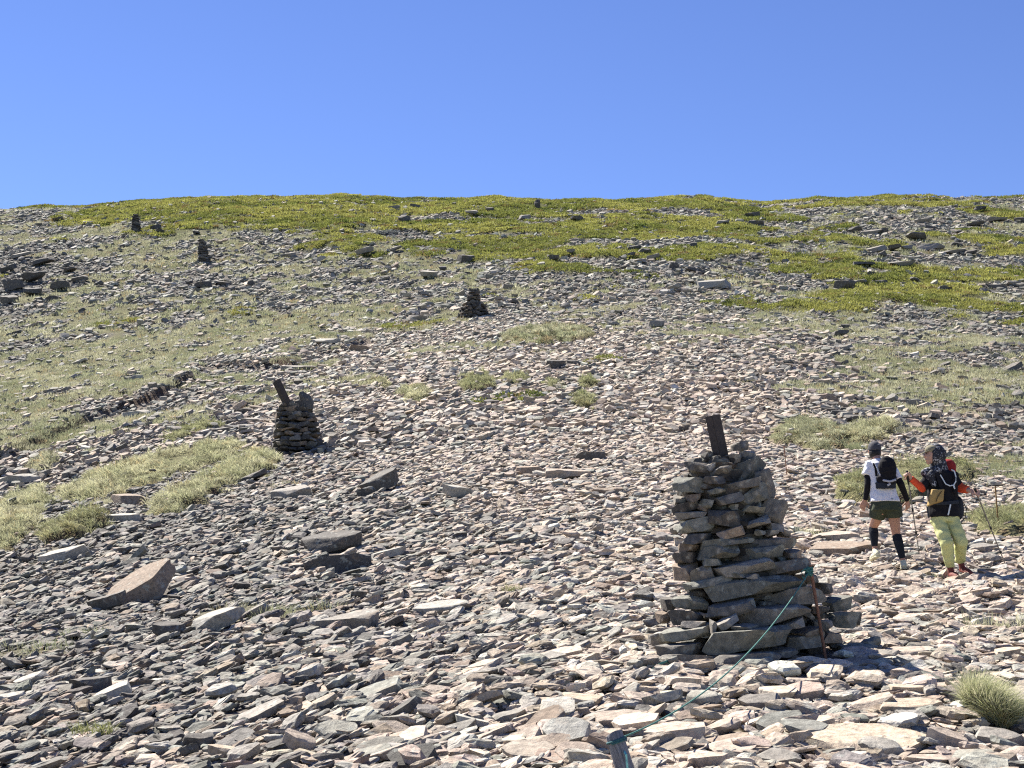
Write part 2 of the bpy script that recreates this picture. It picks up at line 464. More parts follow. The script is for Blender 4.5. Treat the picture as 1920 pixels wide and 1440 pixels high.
# u, v, width, height (photo pixels), tilt, colour, name, label
BOULD = [
 (262, 1103, 140, 66, 27, 'brown', 'boulder', 'largest tilted boulder on the grey scree, with a flat brown upper face'),
 (205, 1128, 66, 44, 20, 'dark', 'boulder', 'dark broken lump lying against the lower end of the large tilted boulder'),
 (250, 1047, 62, 22, 42, 'green', 'flat_rock', 'thin grey slab standing on edge just above the large tilted boulder'),
 (405, 1163, 104, 50, 20, 'pale', 'boulder', 'broad pale grey boulder below and beside the large tilted one'),
 (478, 1148, 62, 34, 32, 'grey', 'boulder', 'grey pointed boulder leaning on the broad pale grey boulder'),
 (320, 1182, 62, 34, -5, 'dark', 'boulder', 'dark low boulder at the lower end of the broad pale grey boulder'),
 (632, 1057, 118, 44, 3, 'black', 'boulder', 'black overhanging boulder with a deep shadow beneath, in the middle of the scree'),
 (622, 1021, 112, 44, 8, 'dark', 'boulder', 'dark grey boulder resting behind the black overhanging one'),
 (728, 1038, 66, 28, 12, 'pale', 'flat_rock', 'smooth pale slab beside the black overhanging boulder'),
 (712, 903, 76, 46, 25, 'dark', 'boulder', 'dark brown sloping boulder alone between the squat cairn and the tall cairn'),
 (686, 922, 34, 30, 20, 'black', 'boulder', 'black lump at the lower end of the dark brown sloping boulder'),
 (860, 920, 58, 34, -12, 'pale', 'flat_rock', 'pale round-edged slab tilted toward the camera in mid scree'),
 (990, 884, 50, 22, 3, 'brown', 'boulder', 'brown block with a dark front, first of the three blocks uphill of the tall cairn'),
 (1065, 889, 80, 26, 0, 'pink', 'flat_rock', 'wide flat pink slab between the brown block and the tall cairn'),
 (1106, 855, 56, 24, 10, 'dark', 'flat_rock', 'dark slab tipped up uphill of the wide flat pink slab'),
 (1135, 921, 62, 16, 5, 'brown', 'flat_rock', 'narrow brown bar of stone near the tall cairn'),
 (1170, 938, 36, 14, 0, 'dark', 'flat_rock', 'small dark slab below the narrow brown bar'),
 (655, 1168, 114, 40, 10, 'grey', 'flat_rock', 'long grey slab lying flat downhill of the black overhanging boulder'),
 (830, 1142, 100, 30, 5, 'pale', 'flat_rock', 'pale whitish slab set flat in the pink scree'),
 (548, 925, 76, 26, 8, 'grey', 'flat_rock', 'grey flat-topped slab just below the squat cairn'),
 (242, 937, 74, 26, -3, 'brown', 'boulder', 'brown block lying between the two turf strips'),
 (228, 972, 74, 20, 0, 'pale', 'flat_rock', 'pale flat slab touching the rounded turf bolster'),
 (118, 1040, 92, 34, 12, 'pale', 'flat_rock', 'pale flat slab under the shaggy turf at the frame edge'),
 (58, 1275, 60, 30, 14, 'pale', 'flat_rock', 'pale white-speckled slab near the lower frame edge'),
 (20, 1312, 48, 26, 5, 'pale', 'flat_rock', 'pale slab cut by the frame edge below the white-speckled one'),
 (372, 1390, 52, 36, 2, 'dark', 'boulder', 'dark squared block in the grey scree at the foot of the picture'),
 (420, 1408, 58, 36, -12, 'ochre', 'flat_rock', 'yellowish slab leaning beside the dark squared block'),
 (560, 1300, 70, 36, 14, 'grey', 'flat_rock', None), (170, 1285, 70, 34, 6, 'dark', 'boulder', None), (205, 1300, 90, 30, 22, 'pale', 'flat_rock', None),
 (470, 1345, 120, 30, 24, 'grey', 'flat_rock', None), (560, 1395, 60, 60, -20, 'pink', 'flat_rock', None), (700, 1300, 110, 30, 18, 'green', 'flat_rock', None),
 (910, 1250, 80, 34, 14, 'pink', 'flat_rock', None), (1045, 1230, 90, 30, 16, 'pink', 'flat_rock', None), (950, 1345, 70, 28, 12, 'grey', 'flat_rock', None),
 (1710, 1331, 112, 40, 0, 'ochre', 'flat_rock', 'thick flat tan slab beside the big grass tussock'),
 (1636, 1321, 78, 44, 16, 'pink', 'boulder', 'pink angular block behind the thick flat tan slab'),
 (1612, 1396, 245, 40, 2, 'ochre', 'flat_rock', 'very long flat tan slab, the largest in the pink ground near the camera'),
 (1772, 1386, 78, 52, -22, 'pink', 'boulder', 'pink triangular block beneath the big grass tussock'),
 (1872, 1386, 96, 42, 0, 'grey', 'boulder', 'grey rounded block at the frame edge below the big grass tussock'),
 (1578, 1033, 134, 30, 3, 'brown', 'flat_rock', 'long low slab with a dark front beside the tall cairn, on the walkers path'),
 (1566, 1008, 84, 22, 5, 'pink', 'flat_rock', 'pink slab lying on top of the long low slab by the path'),
 (1590, 1246, 116, 18, 2, 'brown', 'flat_rock', 'brown flat slab at the foot of the rusty rod'),
 (1430, 1321, 82, 36, 6, 'grey', 'boulder', 'grey block in front of the tall cairn, near the rope'),
 (1483, 1322, 40, 26, 0, 'pale', 'boulder', None),
 (1350, 1366, 74, 32, 18, 'pink', 'flat_rock', 'pink wedge of stone below the rope, in front of the tall cairn'),
 (1285, 1365, 52, 28, 6, 'green', 'flat_rock', 'greenish grey stone under the rope next to the pink wedge'),
 (1165, 1354, 98, 34, 5, 'pink', 'flat_rock', 'rounded pink slab just above the wooden stake'),
 (1255, 1380, 128, 40, 8, 'pink', 'flat_rock', 'big pink slab with a dark underside beside the wooden stake'),
 (1441, 1377, 60, 30, 22, 'pink', 'flat_rock', None), (1700, 1226, 108, 24, 0, 'pink', 'flat_rock', None), (1895, 1225, 66, 26, 0, 'ochre', 'flat_rock', None),
 (1455, 1425, 90, 30, 3, 'grey', 'flat_rock', None), (1745, 1430, 96, 30, 0, 'pink', 'flat_rock', None), (1330, 1430, 76, 36, 4, 'pink', 'flat_rock', None),
 (1568, 1413, 60, 26, 4, 'green', 'flat_rock', None), (1625, 1348, 44, 20, 0, 'pink', 'flat_rock', None), (1360, 1395, 90, 26, 10, 'brown', 'flat_rock', None),
 (1500, 1280, 70, 20, 0, 'pink', 'flat_rock', None), (1660, 1265, 70, 22, 2, 'grey', 'flat_rock', None), (1760, 1290, 60, 20, 4, 'pink', 'flat_rock', None),
 (1848, 1072, 46, 18, 3, 'dark', 'boulder', None), (1850, 1030, 70, 22, 6, 'grey', 'flat_rock', None), (1655, 1120, 60, 16, 4, 'pink', 'flat_rock', None),  # the dark boulder stands in for the yellow walker's cast shadow
 (1720, 1160, 90, 18, 2, 'pink', 'flat_rock', None), (1850, 1150, 70, 20, 0, 'grey', 'flat_rock', None), (1820, 1180, 60, 18, 0, 'pink', 'flat_rock', None),
 (1008, 385, 11, 19, 0, 'dark', 'standing_stone', 'dark upright stone standing alone just under the skyline'),
 (758, 411, 26, 15, 0, 'dark', 'boulder', 'dark block in the heath above the grey bush-like heap'),
 (985, 409, 26, 13, -8, 'grey', 'boulder', None), (918, 394, 18, 9, 5, 'dark', 'boulder', None), (738, 390, 28, 9, 0, 'grey', 'boulder', None),
 (778, 388, 22, 9, 0, 'dark', 'boulder', None), (885, 400, 30, 12, -5, 'grey', 'boulder', None), (1082, 412, 30, 13, 0, 'dark', 'boulder', None),
 (874, 487, 38, 17, 3, 'dark', 'boulder', 'dark wedge of rock uphill of the cone cairn'),
 (830, 505, 17, 9, 0, 'black', 'boulder', None), (684, 472, 42, 20, 18, 'grey', 'flat_rock', None), (742, 468, 30, 12, 20, 'grey', 'flat_rock', None),
 (545, 480, 26, 14, 0, 'grey', 'boulder', None), (602, 487, 22, 14, 30, 'pale', 'flat_rock', None),
 (804, 515, 40, 16, 3, 'pale', 'flat_rock', 'large pale grey slab uphill of the cone cairn'), (783, 597, 46, 16, 0, 'grey', 'flat_rock', None),
 (952, 540, 24, 12, 0, 'grey', 'boulder', None), (676, 653, 44, 14, -3, 'brown', 'flat_rock', None), (610, 640, 60, 14, 0, 'pale', 'flat_rock', None),
 (1042, 683, 34, 18, 0, 'dark', 'boulder', None), (1075, 681, 24, 14, 0, 'dark', 'boulder', None), (1058, 658, 26, 12, 0, 'ochre', 'boulder', None),
 (1263, 501, 24, 15, 0, 'black', 'boulder', None), (1305, 509, 48, 13, -12, 'dark', 'flat_rock', None), (1208, 473, 30, 12, 4, 'dark', 'boulder', None),
 (1190, 466, 30, 9, 4, 'black', 'flat_rock', None), (1226, 484, 30, 12, 10, 'grey', 'boulder', None), (1200, 492, 30, 10, 0, 'grey', 'flat_rock', None), (1180, 480, 26, 10, 8, 'dark', 'flat_rock', None),
 (1338, 535, 74, 18, 2, 'pale', 'flat_rock', 'long pale slab lying below the heath, uphill of the tall cairn'), (1265, 540, 30, 16, 18, 'grey', 'flat_rock', None),
 (1226, 607, 44, 18, 6, 'grey', 'flat_rock', None), (1318, 598, 38, 16, -8, 'pink', 'flat_rock', None), (1150, 608, 26, 14, 0, 'grey', 'boulder', None),
 (1039, 486, 20, 14, 0, 'dark', 'boulder', None), (1070, 473, 18, 10, 0, 'grey', 'boulder', None), (1130, 402, 18, 8, 4, 'pale', 'boulder', None),
 (1354, 419, 30, 12, 10, 'grey', 'boulder', None), (1386, 415, 18, 12, 12, 'pale', 'boulder', None), (1416, 420, 40, 12, 0, 'dark', 'boulder', None), (1410, 404, 34, 12, 5, 'dark', 'boulder', None),
 (1300, 461, 16, 9, 0, 'black', 'boulder', None), (1584, 537, 46, 20, 0, 'dark', 'boulder', 'dark hollow-fronted boulder in the green heath above the walkers'),
 (1612, 531, 30, 10, 8, 'grey', 'flat_rock', None), (1649, 531, 36, 8, 0, 'dark', 'flat_rock', None), (1717, 446, 48, 17, -4, 'dark', 'boulder', None),
 (1602, 432, 32, 12, 8, 'dark', 'boulder', None), (1636, 437, 44, 16, 12, 'grey', 'boulder', None), (1658, 434, 18, 12, 0, 'dark', 'boulder', None),
 (1640, 470, 52, 15, 10, 'grey', 'flat_rock', None), (1677, 466, 28, 14, 0, 'dark', 'boulder', None), (1700, 466, 26, 12, 0, 'grey', 'boulder', None),
 (1745, 466, 60, 14, 8, 'grey', 'flat_rock', None), (1795, 460, 26, 9, -5, 'black', 'flat_rock', None), (1788, 474, 50, 14, 14, 'grey', 'flat_rock', None), (1816, 476, 40, 12, 6, 'dark', 'flat_rock', None),
 (1620, 498, 50, 10, 0, 'black', 'flat_rock', None), (1690, 496, 60, 10, 4, 'grey', 'flat_rock', None), (1655, 478, 20, 14, 10, 'dark', 'boulder', None),
 (1838, 393, 26, 10, 0, 'black', 'boulder', None), (1730, 416, 40, 10, 10, 'grey', 'boulder', None), (1912, 414, 26, 12, 0, 'dark', 'boulder', None), (1870, 414, 44, 12, 0, 'grey', 'flat_rock', None),
 (1830, 422, 40, 10, 5, 'dark', 'flat_rock', None), (1745, 428, 22, 8, -10, 'black', 'boulder', None), (1797, 436, 16, 8, 0, 'dark', 'boulder', None),
 (1771, 543, 32, 10, 0, 'dark', 'flat_rock', None), (1868, 540, 46, 11, -3, 'dark', 'flat_rock', None), (1900, 533, 30, 10, 0, 'grey', 'flat_rock', None), (1716, 527, 24, 12, -20, 'dark', 'boulder', None),
 (1576, 625, 36, 16, 6, 'dark', 'boulder', None), (1585, 612, 20, 10, 0, 'black', 'boulder', None), (1722, 633, 22, 14, 30, 'dark', 'flat_rock', None), (1580, 681, 22, 12, 25, 'dark', 'boulder', None),
 (1770, 684, 26, 12, 25, 'dark', 'flat_rock', None), (1895, 690, 50, 18, 20, 'dark', 'boulder', None), (1690, 740, 30, 10, 6, 'black', 'flat_rock', None), (1720, 780, 60, 10, 6, 'grey', 'flat_rock', None),
 (25, 536, 52, 26, 4, 'dark', 'crag', 'dark crag cut by the frame edge, lowest of the dark outcrop'), (64, 520, 62, 30, 12, 'black', 'crag', 'black wedge in the middle of the dark outcrop'),
 (112, 538, 50, 20, 5, 'dark', 'crag', None), (18, 562, 44, 22, 0, 'dark', 'crag', None), (82, 492, 56, 18, 16, 'dark', 'crag', None), (130, 508, 44, 16, 14, 'dark', 'crag', None),
 (14, 505, 46, 20, 14, 'black', 'crag', None), (60, 548, 46, 18, 0, 'black', 'crag', None), (150, 525, 40, 14, 10, 'dark', 'crag', None), (40, 480, 50, 14, 12, 'grey', 'crag', None),
 (100, 560, 44, 14, 8, 'dark', 'crag', None), (292, 428, 24, 11, 10, 'black', 'boulder', 'black low rock heap beside the skyline cairn'), (300, 434, 20, 8, 0, 'dark', 'boulder', None),
 (368, 437, 16, 8, 0, 'black', 'boulder', None), (165, 420, 30, 8, 0, 'dark', 'boulder', None), (108, 412, 24, 8, 6, 'dark', 'boulder', None),
 (355, 532, 16, 10, 20, 'black', 'boulder', None), (380, 537, 44, 14, 5, 'black', 'flat_rock', None), (415, 533, 40, 10, -10, 'dark', 'flat_rock', None), (470, 533, 16, 10, 10, 'black', 'boulder', None),
 (440, 557, 26, 8, 0, 'pale', 'flat_rock', None), (145, 680, 40, 10, 20, 'pale', 'flat_rock', None), (245, 706, 24, 8, 0, 'dark', 'flat_rock', None),
 (255, 775, 50, 14, 3, 'pale', 'flat_rock', None), (30, 900, 90, 22, 10, 'pale', 'flat_rock', 'pale flat slab between the grassy bank and the dark-sided hummock'), (470, 895, 60, 22, 25, 'dark', 'flat_rock', None),
 (560, 690, 64, 12, 0, 'grey', 'flat_rock', 'long grey slab lying flat uphill of the squat cairn'),
 (1575, 775, 36, 14, 0, 'black', 'boulder', None), (1604, 785, 42, 18, 3, 'dark', 'boulder', 'largest dark rock of the heap under the small white marker'), (1640, 773, 44, 13, 0, 'black', 'flat_rock', None), (1556, 770, 34, 12, -8, 'dark', 'flat_rock', None),
 (1684, 786, 40, 14, 0, 'dark', 'flat_rock', None), (1588, 768, 26, 10, 0, 'dark', 'boulder', None), (1615, 768, 30, 10, 6, 'dark', 'flat_rock', None), (1660, 768, 30, 10, 6, 'grey', 'flat_rock', None), (1595, 796, 30, 10, 6, 'black', 'flat_rock', None),
 (430, 792, 32, 12, 6, 'dark', 'flat_rock', None), (455, 772, 36, 14, 8, 'dark', 'flat_rock', None), (472, 789, 40, 13, 0, 'grey', 'flat_rock', None), (446, 803, 50, 12, -4, 'black', 'flat_rock', None),
 (490, 775, 26, 10, 10, 'dark', 'flat_rock', None), (448, 764, 30, 20, 40, 'pink', 'flat_rock', 'pinkish slab propped steeply on the collapsed heap beside the squat cairn'), (420, 806, 36, 12, 8, 'dark', 'flat_rock', None), (462, 800, 34, 10, 0, 'grey', 'flat_rock', None),
 (466, 758, 26, 9, 5, 'dark', 'flat_rock', None), (480, 765, 26, 9, -6, 'brown', 'flat_rock', None),
]
LANDMARKS = [('tall cairn', 1415, 1150), ('big tussock', 1840, 1310), ('wooden stake', 1160, 1410), ('tilted boulder', 262, 1103), ('overhanging boulder', 632, 1057),
 ('squat cairn', 560, 820), ('white-shirted walker', 1670, 1000), ('cone cairn', 888, 570), ('skyline cairn', 255, 420), ('dark outcrop', 70, 525), ('white marker', 1575, 755),
 ('upright stone', 1008, 385), ('yellow tussock', 780, 745), ('yellow-trousered walker', 1790, 1000), ('hollow-fronted boulder', 1584, 537), ('squared block', 372, 1390),
 ('long tan slab', 1612, 1396), ('green rope', 1330, 1300), ('leaning cairn', 380, 470), ('grey bush', 728, 432), ('sloping boulder', 712, 903)]
ORD = ['first', 'second', 'third', 'fourth', 'fifth', 'sixth', 'seventh', 'eighth', 'ninth', 'tenth', 'eleventh', 'twelfth', 'thirteenth', 'fourteenth', 'fifteenth', 'sixteenth', 'seventeenth', 'eighteenth']
CWORD = {'pink': 'pinkish', 'brown': 'brownish', 'grey': 'grey', 'green': 'greenish', 'pale': 'pale', 'dark': 'dark', 'ochre': 'tan', 'black': 'blackish'}
TO_LABEL = []        # (object, u, v, colour key, noun)

def name_rocks():
    groups = {}
    for o, u, v, key, noun in TO_LABEL:
        d = sorted((math.hypot(u - a, (v - b) * 1.6), i) for i, (_, a, b) in enumerate(LANDMARKS))
        i = d[0][1]; ax, ay = LANDMARKS[i][1:]
        best, bj = -2, None
        for j, (_, a, b) in enumerate(LANDMARKS):
            if j == i or math.hypot(a - ax, b - ay) < 150: continue
            va, vb = (u - ax, (v - ay) * 1.6), (a - ax, (b - ay) * 1.6)
            cc = (va[0] * vb[0] + va[1] * vb[1]) / (math.hypot(*va) * math.hypot(*vb) + 1e-6)
            if cc > best: best, bj = cc, j
        groups.setdefault((i, bj, key, noun), []).append((d[0][0], o))
    for (i, j, key, noun), lst in groups.items():
        for k, (_, o) in enumerate(sorted(lst, key=lambda t: t[0])):
            o['label'] = f"{CWORD[key]} {noun}, {ORD[min(k, 17)]} of its colour from the {LANDMARKS[i][0]} toward the {LANDMARKS[j][0]}"

def build_boulders():
    for (u, v, w, h, tilt, key, name, label) in BOULD:
        P = at(u, v + .38 * h)
        s = F / (P.y / CP)
        sx, sz = w / s * 1.08, h / s * (.86 if abs(tilt) < 12 else .62)
        sy = min(max(.62 * sx, .8 * sz), 2.0 * sz + .5)
        r = np.random.default_rng(int(u * 7 + v * 13))
        rgh = .055
        if name == 'crag': sx *= .72; sy *= .7; sz *= .95; rgh = .10
        if name == 'standing_stone': sy = sx * .8; sz *= 1.35
        if v < 640 and name not in ('standing_stone', 'crag'): rgh = .10; sx *= .84
        W, T = rock_verts(r, 4 if w > 60 and v > 850 else 3, (sx, sy, sz), .7 if v > 640 else .3, rgh, .1 if v > 640 else .22)
        yc = P.y + .38 * sy
        c = ray_at(u, v, yc)
        if name == 'standing_stone': c.z += .10
        elif v < 560: c.z += .10
        col = np.array(PAL[key]) * r.uniform(.88, 1.12)
        M = Matrix.Rotation(-math.radians(tilt), 4, 'Y') @ Matrix.Rotation((.5 if u == 262 else math.radians(r.uniform(4, 16))), 4, 'X') @ Matrix.Rotation(r.uniform(-.3, .3), 4, 'Z')
        o = place_rock(name, W, T, M, col, c)
        tag(o, label, 'rock', 'loose rocks on the hillside', 'thing')
        if not label: TO_LABEL.append((o, u, v, key, {'crag': 'crag', 'flat_rock': 'slab'}.get(name, 'rock')))
        HERO_MASK.append((u, v + (.08 * h if v > 850 else 0), w * (.44 if v > 850 else .36), h * (.42 if v > 850 else .3)))
build_boulders()
N_HAND = len(BOULD)
FEET = []
for (u, v, rr) in [(1694, 1072, .2), (1653, 1056, .16), (1786, 1090, .2), (1812, 1084, .17)]:
    p = at(u, v); FEET.append((p.x, p.y, rr))
STANDS = []             # ground the cairns stand on: (x, y, radius)
for (u, v, dy, rr) in [(1400, 1248, .60, .74), (560, 852, .7, .75), (888, 596, .9, .95), (254, 435, .6, .6), (380, 494, .7, .7)]:
    p = at(u, v); STANDS.append((p.x * (p.y + dy) / p.y, p.y + dy, rr))

# ------------------------------------------------------------------ scree
BANDS = [(5.5, 15, 0, 2.5, .122), (15, 22, 0, 2.3, .132), (22, 45, 1, 2.0, .165), (45, 92, 2, 1.6, .25), (92, 186, 2, 1.2, .34)]
def build_scree():
    VV, TT, CC = [], [], []
    nv = 0
    cand = []
    for bi, (y0, y1, lod, cover_k, med) in enumerate(BANDS):
        area = .5 * (y1 * y1 - y0 * y0)
        foot = med * med * .62 * .72 * math.exp(2 * .42 ** 2)
        n = int(cover_k * area / foot)
        x, y = scatter(y0, y1, n)
        z, u, v, he, gr, best, dl = terrain(x, y, True)
        keep = np.where(he > .5, rng.random(n) < .07, True) & np.where(gr > .4, rng.random(n) < .13, True) & np.where(best >= 0, rng.random(n) < .02, True)
        keep &= hero_clear(u, v)
        for (sx, sy, sr) in STANDS + FEET: keep &= np.hypot(x - sx, y - sy) > sr
        keep &= ~((dl > -7) & (dl < 4) & (v > 640) & (rng.random(n) < .75) & (fbm(x / 3.5, y / 5, 133, 2) > .5))
        x, y, z, u, v = (q[keep] for q in (x, y, z, u, v)); n = len(x)
        loc = (.75 + .5 * fbm(x / (1.5 + y * .05), y / (2 + y * .05), 71, 2))
        L = med * loc * np.exp(rng.normal(0, .48, n))
        sm = rng.random(n) < .36
        L = np.minimum(np.where(sm, L * .5, L), med * 2.2)
        asp = rng.uniform(.45, .95, n); th = L * (rng.uniform(.08, .26, n) if bi < 3 else rng.uniform(.09, .28, n) if bi == 3 else rng.uniform(.10, .30, n)) * np.where(sm, 1.3, 1)
        nr = normal_at(x, y)
        nr = tilt_normals(nr, u, v, .22 if bi < 3 else .24 if bi == 3 else .27, rng)
        R = frames(nr, rng.normal(0, .5, n) + rng.choice([0, np.pi], n))
        lift = rng.uniform(-.2, 1.2, n) * th + .01
        pos = np.stack([x, y, z], 1) + nr * lift[:, None]
        cls = stone_class(u, v, x, y); col = stone_color(cls, u, v, y)
        if bi < 2:
            app = L * F / y
            ok = (u > 10) & (u < 1915) & (v < 1436)
            for i in np.argsort(-app * ok)[:400]: cand.append((app[i] * ok[i], bi, pos[i], R[i], (L[i], L[i] * asp[i], th[i]), col[i], KEYS[cls[i]], u[i], v[i], i))
        bands.append([bi, lod, pos, R, np.stack([L, L * asp, th], 1), col])
    cand.sort(key=lambda t: -t[0])
    hero = cand[:max(0, 300 - N_HAND)]
    for (app, bi, pos, Rm, size, col, key, u, v, i) in hero:
        W, T = rock_verts(np.random.default_rng(i + 7), 3, size, .8, .03)
        M = Matrix([list(row) for row in Rm]).to_4x4()
        o = place_rock('flat_rock', W, T, M, col, Vector(pos))
        tag(o, None, 'rock', 'loose rocks on the hillside', 'thing')
        TO_LABEL.append((o, u, v, key, 'slab'))
    used = {(h[1], h[9]) for h in hero}
    for bi, lod, pos, R, size, col in bands:
        n = len(pos)
        var = rng.integers(0, len(LODS[lod]), n)
        dead = np.zeros(n, bool)
        for (b, i) in used:
            if b == bi: dead[i] = True
        for k, (SV, ST) in enumerate(LODS[lod]):
            idx = np.nonzero((var == k) & ~dead)[0]
            if not len(idx): continue
            P = SV[None] * size[idx][:, None, :]
            P = np.einsum('nij,nvj->nvi', R[idx], P) + pos[idx][:, None, :]
            m = len(SV)
            VV.append(P.reshape(-1, 3)); TT.append((ST[None] + (np.arange(len(idx)) * m)[:, None, None] + nv).reshape(-1, 3))
            CC.append(np.repeat(col[idx], m, 0)); nv += m * len(idx)
    T = np.concatenate(TT)
    print('scree stones verts', nv, 'tris', len(T))
    o = np_mesh('scree', np.concatenate(VV), T, M_STONE, np.concatenate(CC))
    tag(o, 'loose flat stones of pink and grey scree covering the slope', 'scree', None, 'stuff')
bands = []
build_scree()
name_rocks()

# ------------------------------------------------------------------ grass and heath
def blades_mesh(name, base, up, L, w, col, mat, segs=1, droop=None, parent=None):
    n = len(base)
    th = rng.uniform(0, 6.283, n)
    side = np.stack([np.cos(th), np.sin(th), np.zeros(n)], 1)
    side -= up * (side * up).sum(1, keepdims=True); side /= np.linalg.norm(side, axis=1, keepdims=True)
    if segs == 1:
        V = np.stack([base - side * w[:, None] / 2, base + side * w[:, None] / 2, base + up * L[:, None]], 1).reshape(-1, 3)
        T = np.arange(3 * n).reshape(-1, 3)
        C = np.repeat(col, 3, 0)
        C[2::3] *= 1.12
    else:
        dn = np.array([0, 0, -1.0])
        out = up.copy(); out[:, 2] = 0
        pts = []
        for k in range(segs + 1):
            t = k / segs
            p = base + up * (L * t)[:, None] + (out * .35 + dn * .55) * (L * t ** 2.2 * (droop if droop is not None else .5))[:, None]
            ww = w * (1 - t) ** .7
            pts += [p - side * ww[:, None] / 2, p + side * ww[:, None] / 2]
        V = np.stack(pts, 1).reshape(-1, 3); m = 2 * (segs + 1)
        tt = []
        for k in range(segs): tt += [(2 * k, 2 * k + 1, 2 * k + 3), (2 * k, 2 * k + 3, 2 * k + 2)]
        T = (np.array(tt)[None] + (np.arange(n) * m)[:, None, None]).reshape(-1, 3)
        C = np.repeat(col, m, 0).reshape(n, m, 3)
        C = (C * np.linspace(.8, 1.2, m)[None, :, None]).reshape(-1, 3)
    return np_mesh(name, V, T, mat, C, parent=parent)

STRAW, GRN, DRY, OLV = np.array([.45, .435, .295]), np.array([.24, .262, .15]), np.array([.34, .27, .15]), np.array([.27, .285, .12])
def grass_color(n, x, y):
    q = unif(fbm(x / 1.6, y / 2.2, 101, 2)); r = rng.random(n)
    m = np.clip(q * .75 + r * .45 - .1, 0, 1)[:, None]
    c = GRN * (1 - m) + STRAW * m
    c = np.where((r > .93)[:, None], DRY, c)
    return c * np.exp(rng.normal(0, .12, n))[:, None]

def tuft_points(x, y, rad, nb, r):
    n = len(x)
    i = np.repeat(np.arange(n), nb)
    a = r.uniform(0, 6.283, n * nb); q = np.sqrt(r.random(n * nb)) * rad[i]
    bx, by = x[i] + q * np.cos(a), y[i] + q * np.sin(a)
    lean = (q / rad[i]) * .9 + r.normal(0, .25, n * nb)
    up = np.stack([np.cos(a) * lean + r.normal(0, .2, n * nb) - .12, np.sin(a) * lean + r.normal(0, .2, n * nb) - .18, np.ones(n * nb)], 1)
    up /= np.linalg.norm(up, axis=1, keepdims=True)
    return i, bx, by, up, q / rad[i]

def build_grass():
    B, U, L_, W_, C_ = [], [], [], [], []
    for (y0, y1, per, nb, bl, bw) in [(12, 24, 26, 28, .14, .007), (24, 50, 18, 26, .13, .012), (50, 92, 11, 22, .16, .024), (92, 182, 2.4, 18, .26, .05)]:
        n = int(per * .5 * (y1 * y1 - y0 * y0))
        x, y = scatter(y0, y1, n)
        z, u, v, he, gr, best, dl = terrain(x, y, True)
        keep = (gr > .4) & (best < 0) & (u > -500) & (u < 2420)
        x, y = x[keep], y[keep]; n = len(x)
        rad = rng.uniform(.10, .22, n) * (1 + y / 120)
        i, bx, by, up, q = tuft_points(x, y, rad, nb, rng)
        bz = terrain(x, y)[i] + normal_drop(x, y, bx, by, i) + .10 * (1 - q ** 2) * rng.uniform(.2, 1, n)[i] - .02
        B.append(np.stack([bx, by, bz], 1)); U.append(up); L_.append(bl * rng.uniform(.5, 1.1, n * nb)); W_.append(np.full(n * nb, bw))
        c = grass_color(n, x, y); C_.append(c[i] * np.exp(rng.normal(0, .14, n * nb))[:, None])
    B, U, L_, W_, C_ = (np.concatenate(q) for q in (B, U, L_, W_, C_))
    print('grass blades', len(B))
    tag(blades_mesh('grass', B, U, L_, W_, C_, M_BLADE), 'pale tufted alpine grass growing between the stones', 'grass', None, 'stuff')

def normal_drop(x, y, bx, by, i):
    e = .15
    zx = (base_z(x + e, y) - base_z(x - e, y)) / (2 * e); zy = (base_z(x, y + e) - base_z(x, y - e)) / (2 * e)
    return zx[i] * (bx - x[i]) + zy[i] * (by - y[i])

